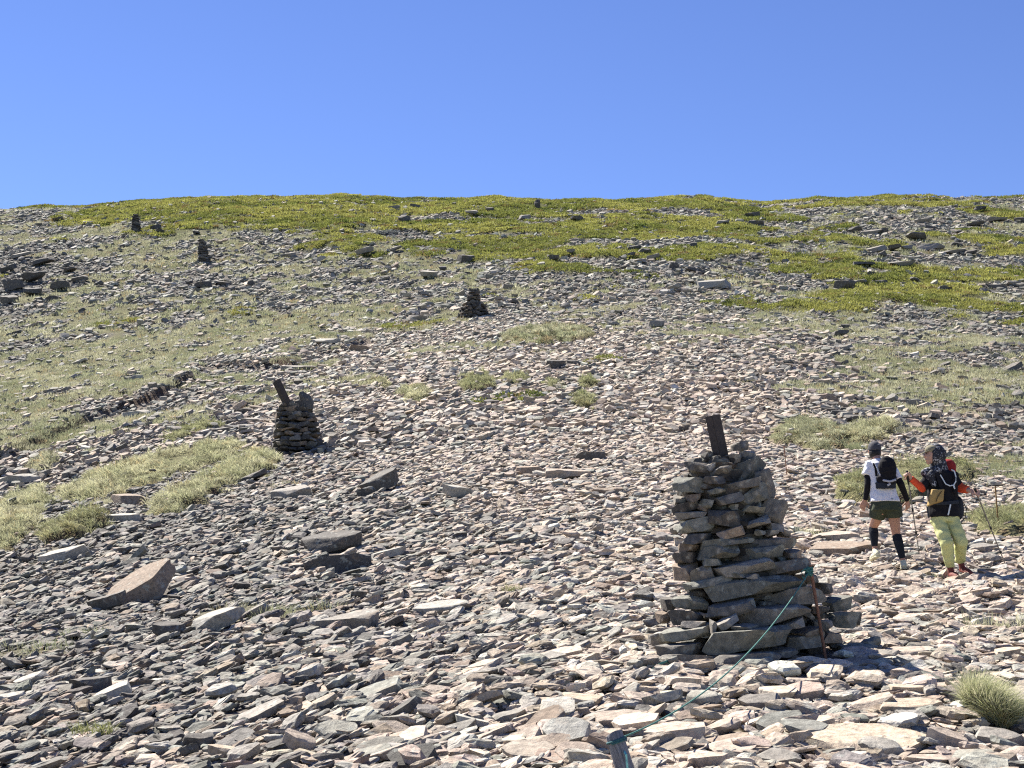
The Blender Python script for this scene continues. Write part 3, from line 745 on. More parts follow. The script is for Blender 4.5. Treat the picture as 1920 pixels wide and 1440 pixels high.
def build_patches():
    for k, (poly, h, bl, lab) in enumerate(PATCHES):
        us = np.array([p[0] for p in poly]); vs = np.array([p[1] for p in poly])
        P0, P1 = at(np.mean(us), max(vs) + 2), at(np.mean(us), min(vs) - 2)
        xa = [at(a, b).x for a, b in poly]
        ym = (P0.y + P1.y) / 2
        ys = [at(a, b).y for a, b in poly]
        X0, X1, Y0, Y1 = min(xa) - .3, max(xa) + .3, min(ys) - .5, max(ys) + .5
        big = (X1 - X0) * (Y1 - Y0)
        n = int(min(big * 34 * (30 / max(ym, 20)) ** .8, 9000))
        x, y = rng.uniform(X0, X1, n), rng.uniform(Y0, Y1, n)
        z, u, v, he, gr, best, dl = terrain(x, y, True)
        m = best == k
        x, y, z = x[m], y[m], z[m]; n = len(x)
        if n < 10: print('empty patch', k, lab); continue
        sc = ym / 30
        r2 = rng.random(n); keep = (unif(fbm(x / .7, y / .9, 115, 2)) > .14) | (us.max() - us.min() < 130)
        x, y, z = x[keep], y[keep], z[keep]; n = len(x)
        nb = 46; N_ = n * nb
        rad = rng.uniform(.06, .17, n) * (.8 + .2 * sc); hh = rng.uniform(.03, .26, n) * (.4 + 1.2 * unif(fbm(x / .6, y / .7, 116, 2)))
        i, bx, by, up, q = tuft_points(x, y, rad, nb, rng)
        up = up + np.array([-.05, -.12, -.15]); up /= np.linalg.norm(up, axis=1, keepdims=True)
        bz = z[i] + normal_drop(x, y, bx, by, i) + hh[i] * (1 - q ** 2) * rng.uniform(.3, 1, N_) - .02
        c = grass_color(n, x * 2.2, y * 2.2)
        if any(w in lab for w in ('olive', 'dark flat', 'brown-green', 'small green', 'green turf')): c = c * .45 + OLV * .5 * rng.uniform(.6, 1.2, (n, 1))
        elif any(w in lab for w in ('pale', 'straw', 'yellow')): c = c * .72 + np.array([.47, .45, .27]) * .36
        dk = rng.random(n) > .78; c[dk] *= .5; c[~dk] *= 1.12
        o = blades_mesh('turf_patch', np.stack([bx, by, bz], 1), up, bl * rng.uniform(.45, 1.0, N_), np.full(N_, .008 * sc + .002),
                        c[i] * np.exp(rng.normal(0, .2, N_))[:, None], M_BLADE, 2, np.full(N_, .5))
        tag(o, lab, 'turf' if 'tussock' not in lab else 'tussock', 'separate turf patches on the scree')
        if 'tussock' in lab: o.name = 'grass_tussock'

def big_tussock():
    P = at(1838, 1374)
    r = np.random.default_rng(5)
    n = 5200
    a = r.uniform(0, 6.283, n); q = np.sqrt(r.random(n))
    R = .245
    bx, by = P.x - .045 + q * R * .75 + .02 * np.sin(3 * a) * np.cos(a), P.y + .13 + q * R * .6 * np.sin(a)
    bz = base_z(bx, by) + .02 + .11 * (1 - q ** 2)
    up = np.stack([np.cos(a) * q * .8 + r.normal(0, .28, n), np.sin(a) * q * .8 + r.normal(0, .28, n), np.full(n, .85)], 1) + np.array([.22, -.1, 0])
    up /= np.linalg.norm(up, axis=1, keepdims=True)
    L = r.uniform(.14, .31, n)
    m = np.clip(r.beta(1.6, 1.6, n) * .9 + .12 * (up[:, 2] > .7), 0, 1)[:, None]
    c = np.array([.20, .245, .085]) * (1 - m) + np.array([.58, .55, .38]) * m
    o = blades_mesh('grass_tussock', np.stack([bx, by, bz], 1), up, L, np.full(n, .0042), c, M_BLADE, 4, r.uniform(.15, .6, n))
    tag(o, 'big shaggy green and straw grass tussock among pink stones near the camera', 'tussock')
    HERO_MASK.append((1840, 1320, 60, 30))
    # three thin sprigs in the grey scree
    for (u, v, nn, lab) in [(175, 1388, 120, 'sparse green sprig growing between grey stones low in the picture'), (960, 1115, 90, 'thin yellowish sprig in the shaded hollow of the scree')]:
        p = at(u, v); a = r.uniform(0, 6.283, nn); q = np.sqrt(r.random(nn)) * .14
        up = np.stack([r.normal(0, .5, nn), r.normal(-.2, .5, nn), np.ones(nn)], 1); up /= np.linalg.norm(up, axis=1, keepdims=True)
        b = np.stack([p.x + q * np.cos(a), p.y + q * np.sin(a), np.full(nn, p.z + .04)], 1)
        tag(blades_mesh('grass_sprig', b, up, r.uniform(.08, .17, nn), np.full(nn, .006), np.repeat(OLV[None] * .8, nn, 0), M_BLADE, 3, np.full(nn, .5)), lab, 'grass sprig')

def build_heath():
    B, U, L_, W_, C_ = [], [], [], [], []
    for (y0, y1, per, nl, ls) in [(55, 95, 5.5, 46, .085), (95, 135, 3.6, 44, .12), (135, 190, 2.2, 44, .16)]:
        n = int(per * .5 * (y1 * y1 - y0 * y0))
        x, y = scatter(y0, y1, n)
        z, u, v, he, gr, best, dl = terrain(x, y, True)
        keep = (he > .3) & (u > -500) & (u < 2420)
        x, y, z, he = x[keep], y[keep], z[keep], he[keep]; n = len(x)
        rad = rng.uniform(.22, .5, n) * (1 + y / 300); hh = rng.uniform(.05, .2, n)
        i, bx, by, up, q = tuft_points(x, y, rad, nl, rng)
        N_ = n * nl
        bz = z[i] + normal_drop(x, y, bx, by, i) + hh[i] * np.sqrt(np.clip(1 - q ** 2, 0, 1)) * rng.uniform(.5, 1.0, N_)
        B.append(np.stack([bx, by, bz], 1)); U.append(up); L_.append(ls * rng.uniform(.6, 1.4, N_)); W_.append(ls * rng.uniform(.6, 1.1, N_))
        m = unif(fbm(x / 6, y / 6, 121, 3)); r = rng.random(n)
        c = np.array([.175, .195, .05]) * (1 - m[:, None]) + np.array([.305, .30, .085]) * m[:, None]
        c = np.where((r > .95)[:, None], np.array([.20, .15, .06]), c)
        c = np.where(((r < .1) & (m < .4))[:, None], np.array([.075, .10, .025]), c)
        C_.append((c * np.exp(rng.normal(0, .15, n))[:, None])[i] * np.exp(rng.normal(0, .18, N_))[:, None])
    B, U, L_, W_, C_ = (np.concatenate(q) for q in (B, U, L_, W_, C_))
    print('heath leaves', len(B))
    tag(blades_mesh('heath', B, U, L_, W_, C_, M_LEAF), 'bright olive green mats of low heath below the skyline', 'heath', None, 'stuff')

build_grass(); build_patches(); build_heath(); big_tussock()
# ------------------------------------------------------------------ cairns
TALL = [(440, 318, 75, 52, 0), (505, 308, 74, 50, 10), (340, 360, 150, 60, -5), (440, 372, 112, 50, 12), (396, 345, 60, 44, 25), (565, 362, 185, 100, 25), (295, 435, 172, 90, 5),
 (410, 408, 98, 48, 10), (535, 440, 200, 55, 12), (415, 468, 80, 40, 15), (640, 440, 120, 150, 10), (482, 505, 128, 62, 20), (590, 490, 160, 90, 25), (275, 545, 140, 50, 12),
 (310, 497, 76, 40, 5), (245, 512, 64, 52, 0), (370, 525, 50, 44, 0), (465, 597, 164, 88, -6), (300, 582, 145, 48, 5), (690, 555, 135, 120, -22), (590, 552, 110, 50, 0),
 (315, 636, 190, 84, 8), (605, 625, 135, 50, 18), (485, 665, 125, 50, 15), (330, 690, 145, 50, 5), (626, 664, 56, 36, 0), (684, 664, 70, 40, 8), (738, 668, 64, 38, -5),
 (475, 712, 240, 55, 5), (690, 718, 220, 56, 0), (285, 740, 92, 56, 0), (425, 762, 195, 76, 12), (645, 762, 195, 66, 8), (270, 785, 116, 56, 0), (400, 808, 86, 48, 0),
 (540, 834, 288, 76, 6), (748, 840, 232, 88, 10), (270, 858, 118, 110, 12), (345, 866, 105, 84, 20), (385, 908, 230, 60, 10), (522, 870, 84, 26, 0), (592, 876, 64, 34, 0),
 (595, 932, 450, 112, 9), (800, 970, 274, 90, 5), (290, 1000, 165, 84, 0), (490, 1032, 210, 80, 15), (690, 1062, 325, 96, 7), (272, 1075, 155, 72, 0), (305, 1112, 115, 40, 0),
 (470, 1105, 114, 60, 30), (560, 1122, 130, 36, 0), (285, 1147, 235, 78, 12), (405, 1120, 32, 76, 0), (565, 1187, 375, 118, 4), (240, 1230, 205, 84, -5), (780, 1112, 116, 50, 15),
 (855, 1150, 160, 56, 10), (1000, 1012, 135, 84, 0), (1030, 1082, 140, 92, -10), (930, 1110, 105, 56, 0), (850, 1192, 190, 80, 5), (290, 1300, 270, 112, 5), (560, 1272, 290, 74, 0),
 (930, 930, 90, 60, 0), (870, 890, 90, 50, 8), (185, 1010, 66, 74, 0), (165, 1070, 74, 64, 0), (128, 1185, 70, 64, 0), (775, 772, 110, 54, 0), (835, 812, 80, 50, 0),
 (960, 1175, 120, 70, 0), (1080, 1085, 70, 70, 0), (720, 1250, 150, 60, 5), (530, 250, 70, 50, 5), (560, 290, 80, 44, 0), (375, 300, 60, 50, 20), (760, 905, 80, 30, 0), (700, 640, 90, 40, -10)]
CV = [825, 850, 870, 900, 960, 1020, 1060, 1100, 1150, 1200, 1260]
CUL = [1325, 1312, 1290, 1262, 1262, 1265, 1263, 1262, 1243, 1230, 1224]
CUR = [1395, 1410, 1422, 1442, 1468, 1482, 1512, 1548, 1596, 1604, 1560]

def tall_cairn():
    foot = at(1400, 1248)
    yc = foot.y + .72
    s = F / (yc / CP)
    root = empty('stone_cairn', (ray_at(1410, 1200, yc).x, yc, tz(ray_at(1410, 1200, yc).x, yc)))
    tag(root, 'tall tapering dry stone cairn with a square post on top, beside the path', 'cairn', 'cairns on the hillside')
    root.location = Vector(root.location)
    r = np.random.default_rng(21)
    O = Vector(root.location)
    def add(u, v, w, h, tilt, yd, depth, key, nm='stone', sub=4):
        sz = h / s * .92; sx = w / s * 1.08
        W, T = rock_verts(r, sub, (sx, depth, sz), .4, .032, .17)
        col = np.array(PAL[key]) * r.uniform(.6, 1.15)
        c = ray_at(u, v, yd)
        M = Matrix.Rotation(-math.radians(tilt), 4, 'Y') @ Matrix.Rotation(math.radians(r.uniform(-2, 9)), 4, 'X') @ Matrix.Rotation(r.uniform(-.22, .22), 4, 'Z')
        return place_rock(nm, W, T, M, col, c - O, root)
    def front(u, v):
        ul, ur = np.interp(v, CV, CUL), np.interp(v, CV, CUR)
        hw = max((ur - ul) / 2, 20); t = max(-.97, min(.97, (u - (ul + ur) / 2) / hw))
        R = min(hw / s, .75) * .8
        return yc - R * math.sqrt(1 - t * t) + .22 * max(0, min(1, (u - 1490) / 40)) - .34 * max(0, min(1, (v - 1150) / 100)) * max(0, min(1, (1500 - u) / 60))
    for (zx, zy, w, h, tilt) in TALL:
        u, v = 1180 + zx / 2.572, 740 + zy / 2.572
        w, h = w / 2.572, h / 2.572
        dep = max(.62 * w / s, .2); dep = min(dep, .5)
        key = ['grey', 'brown', 'green', 'grey', 'dark', 'grey', 'grey', 'green'][int(r.integers(0, 8))]
        if w * h > 2200: key = 'green' if zx % 2 else 'grey'
        add(u, v, w, h * 1.05, tilt, front(u, v) + dep * .42, dep, key)
    # the packed inside and back of the cairn
    VV, TT, CC, nv = [], [], [], 0
    for v in np.arange(868, 1268, 12):
        ul, ur = np.interp(v, CV, CUL), np.interp(v, CV, CUR); um = (ul + ur) / 2; hw = (ur - ul) / 2
        rad = min(hw / s, .75)
        for ring, frac in ((0, .45), (1, .62)):
            n = int(4 + ring * (6 + rad * 5))
            for k in range(n):
                a = 6.283 * k / n + r.uniform(0, .6)
                fr = frac * (1 if math.sin(a) > -.15 else .62)
                w = r.uniform(.18, .34); h = r.uniform(.045, .085)
                W, T = rock_verts(r, 3, (w, w * .7, h), .9, .03)
                c = ray_at(um + math.cos(a) * fr * hw, v, yc) + Vector((0, math.sin(a) * rad * fr, 0)) - O
                yaw = a + math.pi / 2 + r.uniform(-.4, .4)
                Rm = np.array(Matrix.Rotation(yaw, 3, 'Z') @ Matrix.Rotation(r.normal(0, .1), 3, 'X'))
                VV.append(W @ Rm.T + np.array(c)); TT.append(T + nv); nv += len(W)
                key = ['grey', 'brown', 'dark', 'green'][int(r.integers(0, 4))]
                CC.append(np.repeat([np.array(PAL[key]) * r.uniform(.28, .5)], len(W), 0))  # core stones coloured darker, so the shade in the gaps is painted in
    for q in range(60):                       # small chinking stones
        v = r.uniform(850, 1255); ul, ur = np.interp(v, CV, CUL), np.interp(v, CV, CUR); u = r.uniform(ul + 8, ur - 8)
        w = r.uniform(.05, .13); W, T = rock_verts(r, 3, (w, w * .8, w * r.uniform(.3, .6)), .4, .05, .2)
        c = ray_at(u, v, front(u, v) + r.uniform(.10, .2)) - O
        Rm = np.array(Matrix.Rotation(r.normal(0, .25), 3, 'Y') @ Matrix.Rotation(r.uniform(0, 6), 3, 'Z'))
        VV.append(W @ Rm.T + np.array(c)); TT.append(T + nv); nv += len(W)
        CC.append(np.repeat([np.array(PAL[['grey', 'brown', 'dark', 'pale'][int(r.integers(0, 4))]]) * r.uniform(.6, 1.0)], len(W), 0))
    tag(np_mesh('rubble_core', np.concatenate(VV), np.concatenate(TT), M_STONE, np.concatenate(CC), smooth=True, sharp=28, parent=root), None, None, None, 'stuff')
    # square post
    yp = yc - .05
    a, b = ray_at(1336, 779, yp), ray_at(1354, 866, yp + .03)
    post('wooden_post', a, b, 21 / s / 2, 21 / s / 2, simple('dark_timber', (.06, .048, .042), .8, .25, 40, .4), 'dark square timber post leaning out of the top of the tall cairn', yaw=.15)
    return root, yc, s

def post(name, a, b, hx, hy, m, label, cat='post', bev=.004, yaw=.25):
    d = (a - b); L = d.length
    bm = bmesh.new(); bmesh.ops.create_cube(bm, size=1)
    for q in bm.verts: q.co = Vector((q.co.x * hx * 2, q.co.y * hy * 2, q.co.z * L))
    bmesh.ops.bevel(bm, geom=bm.edges[:], offset=bev, segments=2, affect='EDGES')
    me = bpy.data.meshes.new(name); bm.to_mesh(me); bm.free(); me.materials.append(m)
    o = bpy.data.objects.new(name, me); COL.objects.link(o)
    o.matrix_world = Matrix.Translation((a + b) / 2) @ d.to_track_quat('Z', 'Y').to_matrix().to_4x4() @ Matrix.Rotation(yaw, 4, 'Z')
    tag(o, label, cat)
    return o

def heap_cairn(label, uc, vtop, vbase, prof, nlay, detail, key_w, seed, thick=1.0, slump=None):
    """round dry-stone cairn: prof = [(fraction up, half width in photo pixels, centre shift px)]"""
    r = np.random.default_rng(seed)
    foot = at(uc, vbase)
    s = F / (foot.y / CP)
    rb = prof[0][1] / s
    yc = foot.y + rb * .8; s = F / (yc / CP)
    H = (vbase - vtop) / s
    z0 = foot.z - .05; x0 = ray_at(uc, vbase, yc).x
    O = Vector((x0, yc, z0))
    root = tag(empty('stone_cairn', O), label, 'cairn', 'cairns on the hillside')
    fr = [p[0] for p in prof]; hw = [p[1] / s for p in prof]; sh = [p[2] / s for p in prof]
    stones = []
    dz = H / nlay
    for k in range(nlay):
        f = (k + .5) / nlay; R = np.interp(f, fr, hw); cx = np.interp(f, fr, sh)
        n = max(3, int(6.283 * R / (.30 * thick)))
        a0 = r.uniform(0, 6.3)
        for q in range(n):
            a = a0 + 6.283 * (q + r.uniform(-.2, .2)) / n
            w = 6.283 * R / n * r.uniform(.95, 1.5); dep = R * r.uniform(.5, .8)
            rr = R - dep * .42
            stones.append((Vector((cx + math.cos(a) * rr, math.sin(a) * rr, (f * H) + r.normal(0, .12) * dz)), a + math.pi / 2, (max(w, .12), max(dep, .12), dz * r.uniform(.55, 1.35))))
        if R > .22: stones.append((Vector((cx, 0, f * H)), r.uniform(0, 6), (R * 1.2, R * 1.1, dz * 1.2)))
    VV, TT, CC, nv = [], [], [], 0
    vis = sorted(range(len(stones)), key=lambda i: (stones[i][0].y > .1 * rb, -stones[i][2][0]))
    solo = set(vis[:detail])
    for i, (c, yaw, size) in enumerate(stones):
        W, T = rock_verts(r, 3, size, .4, .045, .2)
        M = Matrix.Rotation(yaw, 4, 'Z') @ Matrix.Rotation(r.normal(0, .12), 4, 'X') @ Matrix.Rotation(r.normal(0, .16), 4, 'Y')
        key = key_w[int(r.integers(0, len(key_w)))]
        col = np.array(PAL[key]) * r.uniform(.5, .85)
        if i in solo: place_rock('stone', W, T, M, col, c, root)
        else:
            VV.append(W @ np.array(M.to_3x3()).T + np.array(c)); TT.append(T + nv); nv += len(W); CC.append(np.repeat([col], len(W), 0))
    if VV: tag(np_mesh('rubble_core', np.concatenate(VV), np.concatenate(TT), M_STONE, np.concatenate(CC), smooth=True, sharp=28, parent=root), None, None, None, 'stuff')
    return root, yc, s

CAIRN = tall_cairn()
DK = ['dark', 'dark', 'grey', 'brown', 'black', 'dark']
sq, ysq, ssq = heap_cairn('squat round-shouldered cairn with a leaning dark timber, beside the pale turf strips', 560, 748, 852, [(0, 60, 7), (.14, 50, 1), (.5, 42, -4), (.82, 36, -8), (1, 23, -13)], 11, 90, DK, 31)
post('wooden_post', ray_at(518, 714, ysq - .35), ray_at(548, 776, ysq - .25), 9.5 / ssq, 5 / ssq, simple('old_timber', (.055, .045, .04), .8, .3, 30, .4), 'dark weathered timber leaning out of the notch in the squat cairn')
W, T = rock_verts(np.random.default_rng(3), 4, (24 / ssq, .3, 42 / ssq), .5, .05, .2)
place_rock('stone', W, T, Matrix.Rotation(-.25, 4, 'Y'), np.array(PAL['dark']), ray_at(575, 752, ysq - .15) - sq.location, sq)
heap_cairn('cone cairn with a narrow dark upper tier on a wide base, mid slope', 888, 534, 596, [(0, 34, 0), (.2, 29, 0), (.5, 22, 0), (.53, 14, 0), (.85, 12, 0), (1, 7, 0)], 13, 70, DK, 32)
heap_cairn('slender dark cairn against the green heath just under the skyline', 254, 397, 435, [(0, 11, 2), (.25, 9, 1), (.6, 7, 0), (.85, 5.5, 0), (1, 3, 0)], 12, 0, ['dark', 'black', 'grey', 'dark'], 33, 1.3)
heap_cairn('leaning dark cairn with a spread foot, among grey stones below the skyline cairn', 380, 443, 494, [(0, 17, 6), (.2, 13, 3), (.4, 10, 1), (.8, 8, -2), (1, 4, -3)], 14, 0, ['dark', 'black', 'grey', 'dark'], 34, 1.3)

# ------------------------------------------------------------------ rods, stake, rope, marker
def tube(name, pts, rad, m, segs=8, parent=None, jit=0.0, taper=None):
    bm = bmesh.new(); rings = []
    for i, p in enumerate(pts):
        d = (pts[min(i + 1, len(pts) - 1)] - pts[max(i - 1, 0)]).normalized()
        q = d.to_track_quat('Z', 'Y')
        rr = (rad[i] if isinstance(rad, (list, tuple)) else rad)
        rings.append([bm.verts.new(p + q @ Vector((math.cos(6.283 * k / segs) * rr, math.sin(6.283 * k / segs) * rr, 0))) for k in range(segs)])
    for a, b in zip(rings, rings[1:]):
        for k in range(segs): bm.faces.new((a[k], a[(k + 1) % segs], b[(k + 1) % segs], b[k]))
    bm.faces.new(rings[0][::-1]); bm.faces.new(rings[-1])
    me = bpy.data.meshes.new(name); bm.to_mesh(me); bm.free(); me.shade_smooth(); me.set_sharp_from_angle(angle=math.radians(50)); me.materials.append(m)
    o = bpy.data.objects.new(name, me); COL.objects.link(o)
    if parent: o.parent = parent
    return o

M_RUST = simple('rust', (.24, .115, .07), .9, .35, 60, .5, 200)
M_ROPE = simple('green_rope', (.06, .19, .16), .7, .2, 90, .5, 300)
foot = at(1550, 1236); foot.z -= .05
top = ray_at(1519, 1060, foot.y + .02)
rod = tube('iron_rod', [foot.lerp(top, t) for t in np.linspace(0, 1, 12)], .0115, M_RUST, 8)
tag(rod, 'rusty reinforcing rod standing by the tall cairn, with green rope knotted at its top', 'rod', 'thin rods marking the path')
f2 = at(1477, 900); f2.z -= .1
tag(tube('iron_rod', [f2, ray_at(1470, 836, f2.y)], .011, M_RUST, 6), 'thin rusty rod alone by the path, beside the shaggy turf bank', 'rod', 'thin rods marking the path')
f3 = at(1872, 978); f3.z -= .1
tag(tube('iron_rod', [f3, ray_at(1866, 912, f3.y)], .012, simple('pale_rust', (.22, .13, .05), .9, .3, 60), 6), 'thin brown rod in the grass behind the walker in yellow trousers', 'rod', 'thin rods marking the path')

# wooden stake near the camera
sb = at(1186, 1470); sb.z -= .2
ys = sb.y
st_top = ray_at(1152, 1378, ys + .02); st_bot = ray_at(1190, 1500, ys)
m, nt, b = new_mat('grey_wood')
g = N(nt, 'ShaderNodeTexCoord').outputs['Object']
mp = N(nt, 'ShaderNodeMapping'); mp.inputs['Scale'].default_value = (60, 60, 5); nt.links.new(g, mp.inputs[0])
nz = noise(nt, 2.0, 5, .6, mp.outputs[0], .6)
nt.links.new(ramp(nt, nz, [(.3, (.07, .075, .085)), (.55, (.19, .195, .21)), (.75, (.30, .30, .31))]), b.inputs['Base Color']); b.inputs['Roughness'].default_value = .85
bp = N(nt, 'ShaderNodeBump', Strength=.6, Distance=.006); nt.links.new(nz, bp.inputs['Height']); nt.links.new(bp.outputs[0], b.inputs['Normal'])
M_WOOD = m
sp = F / (ys / CP)
rs = 15.5 / sp
bm = bmesh.new()
d = (st_top - st_bot); L = d.length; seg = 20; rings = []
rr = np.random.default_rng(4); ph = rr.uniform(.93, 1.06, seg)
for k in range(9):
    t = k / 8
    rings.append([bm.verts.new((math.cos(6.283 * j / seg) * rs * ph[j] * (1.12 - .12 * t), math.sin(6.283 * j / seg) * rs * ph[j] * (1.12 - .12 * t), L * t + (.016 * math.cos(6.283 * j / seg - .5) if k == 8 else 0))) for j in range(seg)])
rings.append([bm.verts.new((q.co.x * .95, q.co.y * .95, q.co.z + .002)) for q in rings[-1]])
for a, c in zip(rings, rings[1:]):
    for j in range(seg): bm.faces.new((a[j], a[(j + 1) % seg], c[(j + 1) % seg], c[j]))
bm.faces.new(rings[-1]); bm.faces.new(rings[0][::-1])
me = bpy.data.meshes.new('wooden_stake'); bm.to_mesh(me); bm.free(); me.shade_smooth(); me.set_sharp_from_angle(angle=math.radians(45)); me.materials.append(M_WOOD)
stake = bpy.data.objects.new('wooden_stake', me); COL.objects.link(stake)
SQ = d.to_track_quat('Z', 'Y')
stake.matrix_world = Matrix.Translation(st_bot) @ SQ.to_matrix().to_4x4()
tag(stake, 'grey weathered round wooden stake cut by the lower frame edge, rope tied near its top', 'stake')

# the rope: one line from the stake to the rod, wrapped round both
def helix(c, ax, rad, t0, turns, pitch, n=28):
    q = ax.to_track_quat('Z', 'Y')
    return [c + q @ Vector((math.cos(t0 + 6.283 * turns * k / n) * rad, math.sin(t0 + 6.283 * turns * k / n) * rad, pitch * k / n)) for k in range(n + 1)]
axs = d.normalized()
wrap = helix(st_bot + axs * (L - .035), axs, rs * 1.1, -.4, 1.5, .012)
knot = ray_at(1517, 1072, foot.y)
A, Bq = wrap[-1], knot
mid = []
for k in range(1, 40):
    t = k / 40
    p = A.lerp(Bq, t); p.z -= .165 * 4 * t * (1 - t)
    mid.append(p)
rope = tag(empty('rope', A), 'green rope from the wooden stake to the rusty rod beside the tall cairn', 'rope')
def off(l): return [p - A for p in l]
tube('line', off([wrap[-1]] + mid + [knot]), .0043, M_ROPE, 8, rope)
tube('wrapping', off(wrap), .0065, simple('dark_rope', (.03, .10, .11), .8, .2, 90), 6, rope)
tail = [wrap[-1], wrap[-1] + Vector((.01, -.03, -.05))] + [ray_at(1173 + 1.2 * k, 1402 + 14 * k, ys - rs * 1.5 - .022) for k in range(1, 9)]
tube('hanging_end', off(tail), .006, simple('pale_rope', (.22, .52, .47), .7, .2, 90), 6, rope)
kn = []
rk = np.random.default_rng(9)
for k in range(60):
    a = k * .9; kn.append(knot + Vector((math.cos(a) * .02 - .008 * math.sin(k * .3), math.sin(a) * .022, (k / 60 - .5) * .055 + .008 * math.sin(a * 1.7))))
tube('knot', off(kn), .007, M_ROPE, 6, rope)
loose = [knot + Vector((-.01, -.02, 0)), knot + Vector((-.035, -.03, .02)), knot + Vector((-.06, -.03, .0)), knot + Vector((-.05, -.03, -.04)), knot + Vector((-.035, -.03, -.06))]
tube('loose_end', off(loose), .006, M_ROPE, 6, rope)
# the rope scrap on the cairn's lowest stones
pt = [(1222, 1258), (1230, 1250), (1240, 1244), (1250, 1240), (1256, 1246), (1250, 1238)]
yq = at(1240, 1262).y + .02
tag(tube('rope_scrap', [ray_at(a, c, yq) for a, c in pt], .009, M_ROPE, 6), 'short scrap of green rope caught on the lowest stones of the tall cairn', 'rope')

# white marker standing in the dark rock heap
mk = at(1575, 766)
post('marker_post', ray_at(1577, 745, mk.y), ray_at(1574, 768, mk.y), .035, .02, simple('white_paint', (.72, .70, .62), .6, .1, 20), 'small white marker post sticking up from the dark rock heap', 'marker')

# dead juniper-like heap of grey branches under the skyline
def grey_bush():
    p = at(728, 443); r = np.random.default_rng(14)
    n = 900
    s = F / (p.y / CP); R = 27 / s; H = 20 / s
    th = r.uniform(0, 6.283, n); ph = np.arccos(r.uniform(.05, 1, n))
    dirs = np.stack([np.cos(th) * np.sin(ph), np.sin(th) * np.sin(ph), np.cos(ph)], 1)
    base = np.array(p) + np.array([0, R * .7, 0]) + dirs * np.array([R, R * .8, H]) * r.uniform(.35, .8, n)[:, None]
    base[:, 2] = np.maximum(base[:, 2], base_z(base[:, 0], base[:, 1]))
    up = dirs + r.normal(0, .6, (n, 3)); up[:, 2] = np.abs(up[:, 2]) * .6; up /= np.linalg.norm(up, axis=1, keepdims=True)
    c = np.array([.17, .185, .19]) * r.uniform(.5, 1.5, n)[:, None]
    tag(blades_mesh('dead_bush', base, up, r.uniform(.15, .45, n), np.full(n, .06), c, M_LEAF, 2, np.full(n, .2)), 'grey bush-like heap of dead branches in the green heath', 'bush')
grey_bush()
# ------------------------------------------------------------------ the two walkers
def ballpts(c, r, n=10):
    r = (r, r, r) if not isinstance(r, tuple) else r
    out = []
    for i in range(1, n // 2 + 1):
        ph = math.pi * (i - .5) / (n // 2)
        for k in range(n):
            th = 6.283 * k / n
            out.append(Vector((c[0] + r[0] * math.sin(ph) * math.cos(th), c[1] + r[1] * math.sin(ph) * math.sin(th), c[2] + r[2] * math.cos(ph))))
    out += [Vector((c[0], c[1], c[2] + r[2])), Vector((c[0], c[1], c[2] - r[2]))]
    return out
def cap(a, b, ra, rb): return ballpts(a, ra) + ballpts(b, rb)
def ell(c, r): return ballpts(c, r, 16)
def rings(lst, n=20): return [Vector((c[0] + rx * math.cos(6.283 * k / n), c[1] + ry * math.sin(6.283 * k / n), c[2])) for (c, rx, ry) in lst for k in range(n)]
def cut_cyl(a, b, ra, rb, n=14):         # flat-ended tapered tube: a sleeve or a trouser leg
    a, b = Vector(a), Vector(b); q = (b - a).to_track_quat('Z', 'Y')
    return [p + q @ Vector((math.cos(6.283 * k / n) * r, math.sin(6.283 * k / n) * r, 0)) for p, r in ((a, ra), (b, rb)) for k in range(n)]

def solid(name, hulls, m, parent=None, voxel=.008, smooth=4, crease=0.0, cseed=0):
    bm = bmesh.new()
    for pts in hulls:
        vs = [bm.verts.new(p) for p in pts]
        r = bmesh.ops.convex_hull(bm, input=vs)
        junk = [g for g in r['geom_interior'] if isinstance(g, bmesh.types.BMVert)] + [g for g in r['geom_unused'] if isinstance(g, bmesh.types.BMVert)]
        if junk: bmesh.ops.delete(bm, geom=list(set(junk)), context='VERTS')
    me = bpy.data.meshes.new(name); bm.to_mesh(me); bm.free()
    o = bpy.data.objects.new(name, me); COL.objects.link(o)
    md = o.modifiers.new('r', 'REMESH'); md.mode = 'VOXEL'; md.voxel_size = voxel
    sm = o.modifiers.new('s', 'SMOOTH'); sm.factor = .5; sm.iterations = smooth
    bpy.context.view_layer.update()
    ev = o.evaluated_get(bpy.context.evaluated_depsgraph_get())
    m2 = bpy.data.meshes.new_from_object(ev)
    o.modifiers.clear(); o.data = m2; bpy.data.meshes.remove(me)
    if crease:
        n = len(m2.vertices); P = np.empty(n * 3, np.float32); m2.vertices.foreach_get('co', P); P = P.reshape(-1, 3)
        Nn = np.empty(n * 3, np.float32); m2.vertices.foreach_get('normal', Nn); Nn = Nn.reshape(-1, 3)
        r = np.random.default_rng(cseed + 3)
        d = sum(np.sin(P @ (r.normal(0, 1, 3) * [22, 22, 34]) + 2.2 * np.sin(P @ r.normal(0, 14, 3)) + r.uniform(0, 6)) for _ in range(4)) / 2
        P = P + Nn * (d * crease)[:, None]
        m2.vertices.foreach_set('co', P.astype(np.float32).ravel())
    m2.name = name; m2.shade_smooth(); m2.materials.clear(); m2.materials.append(m)
    if parent: o.parent = parent
    return o

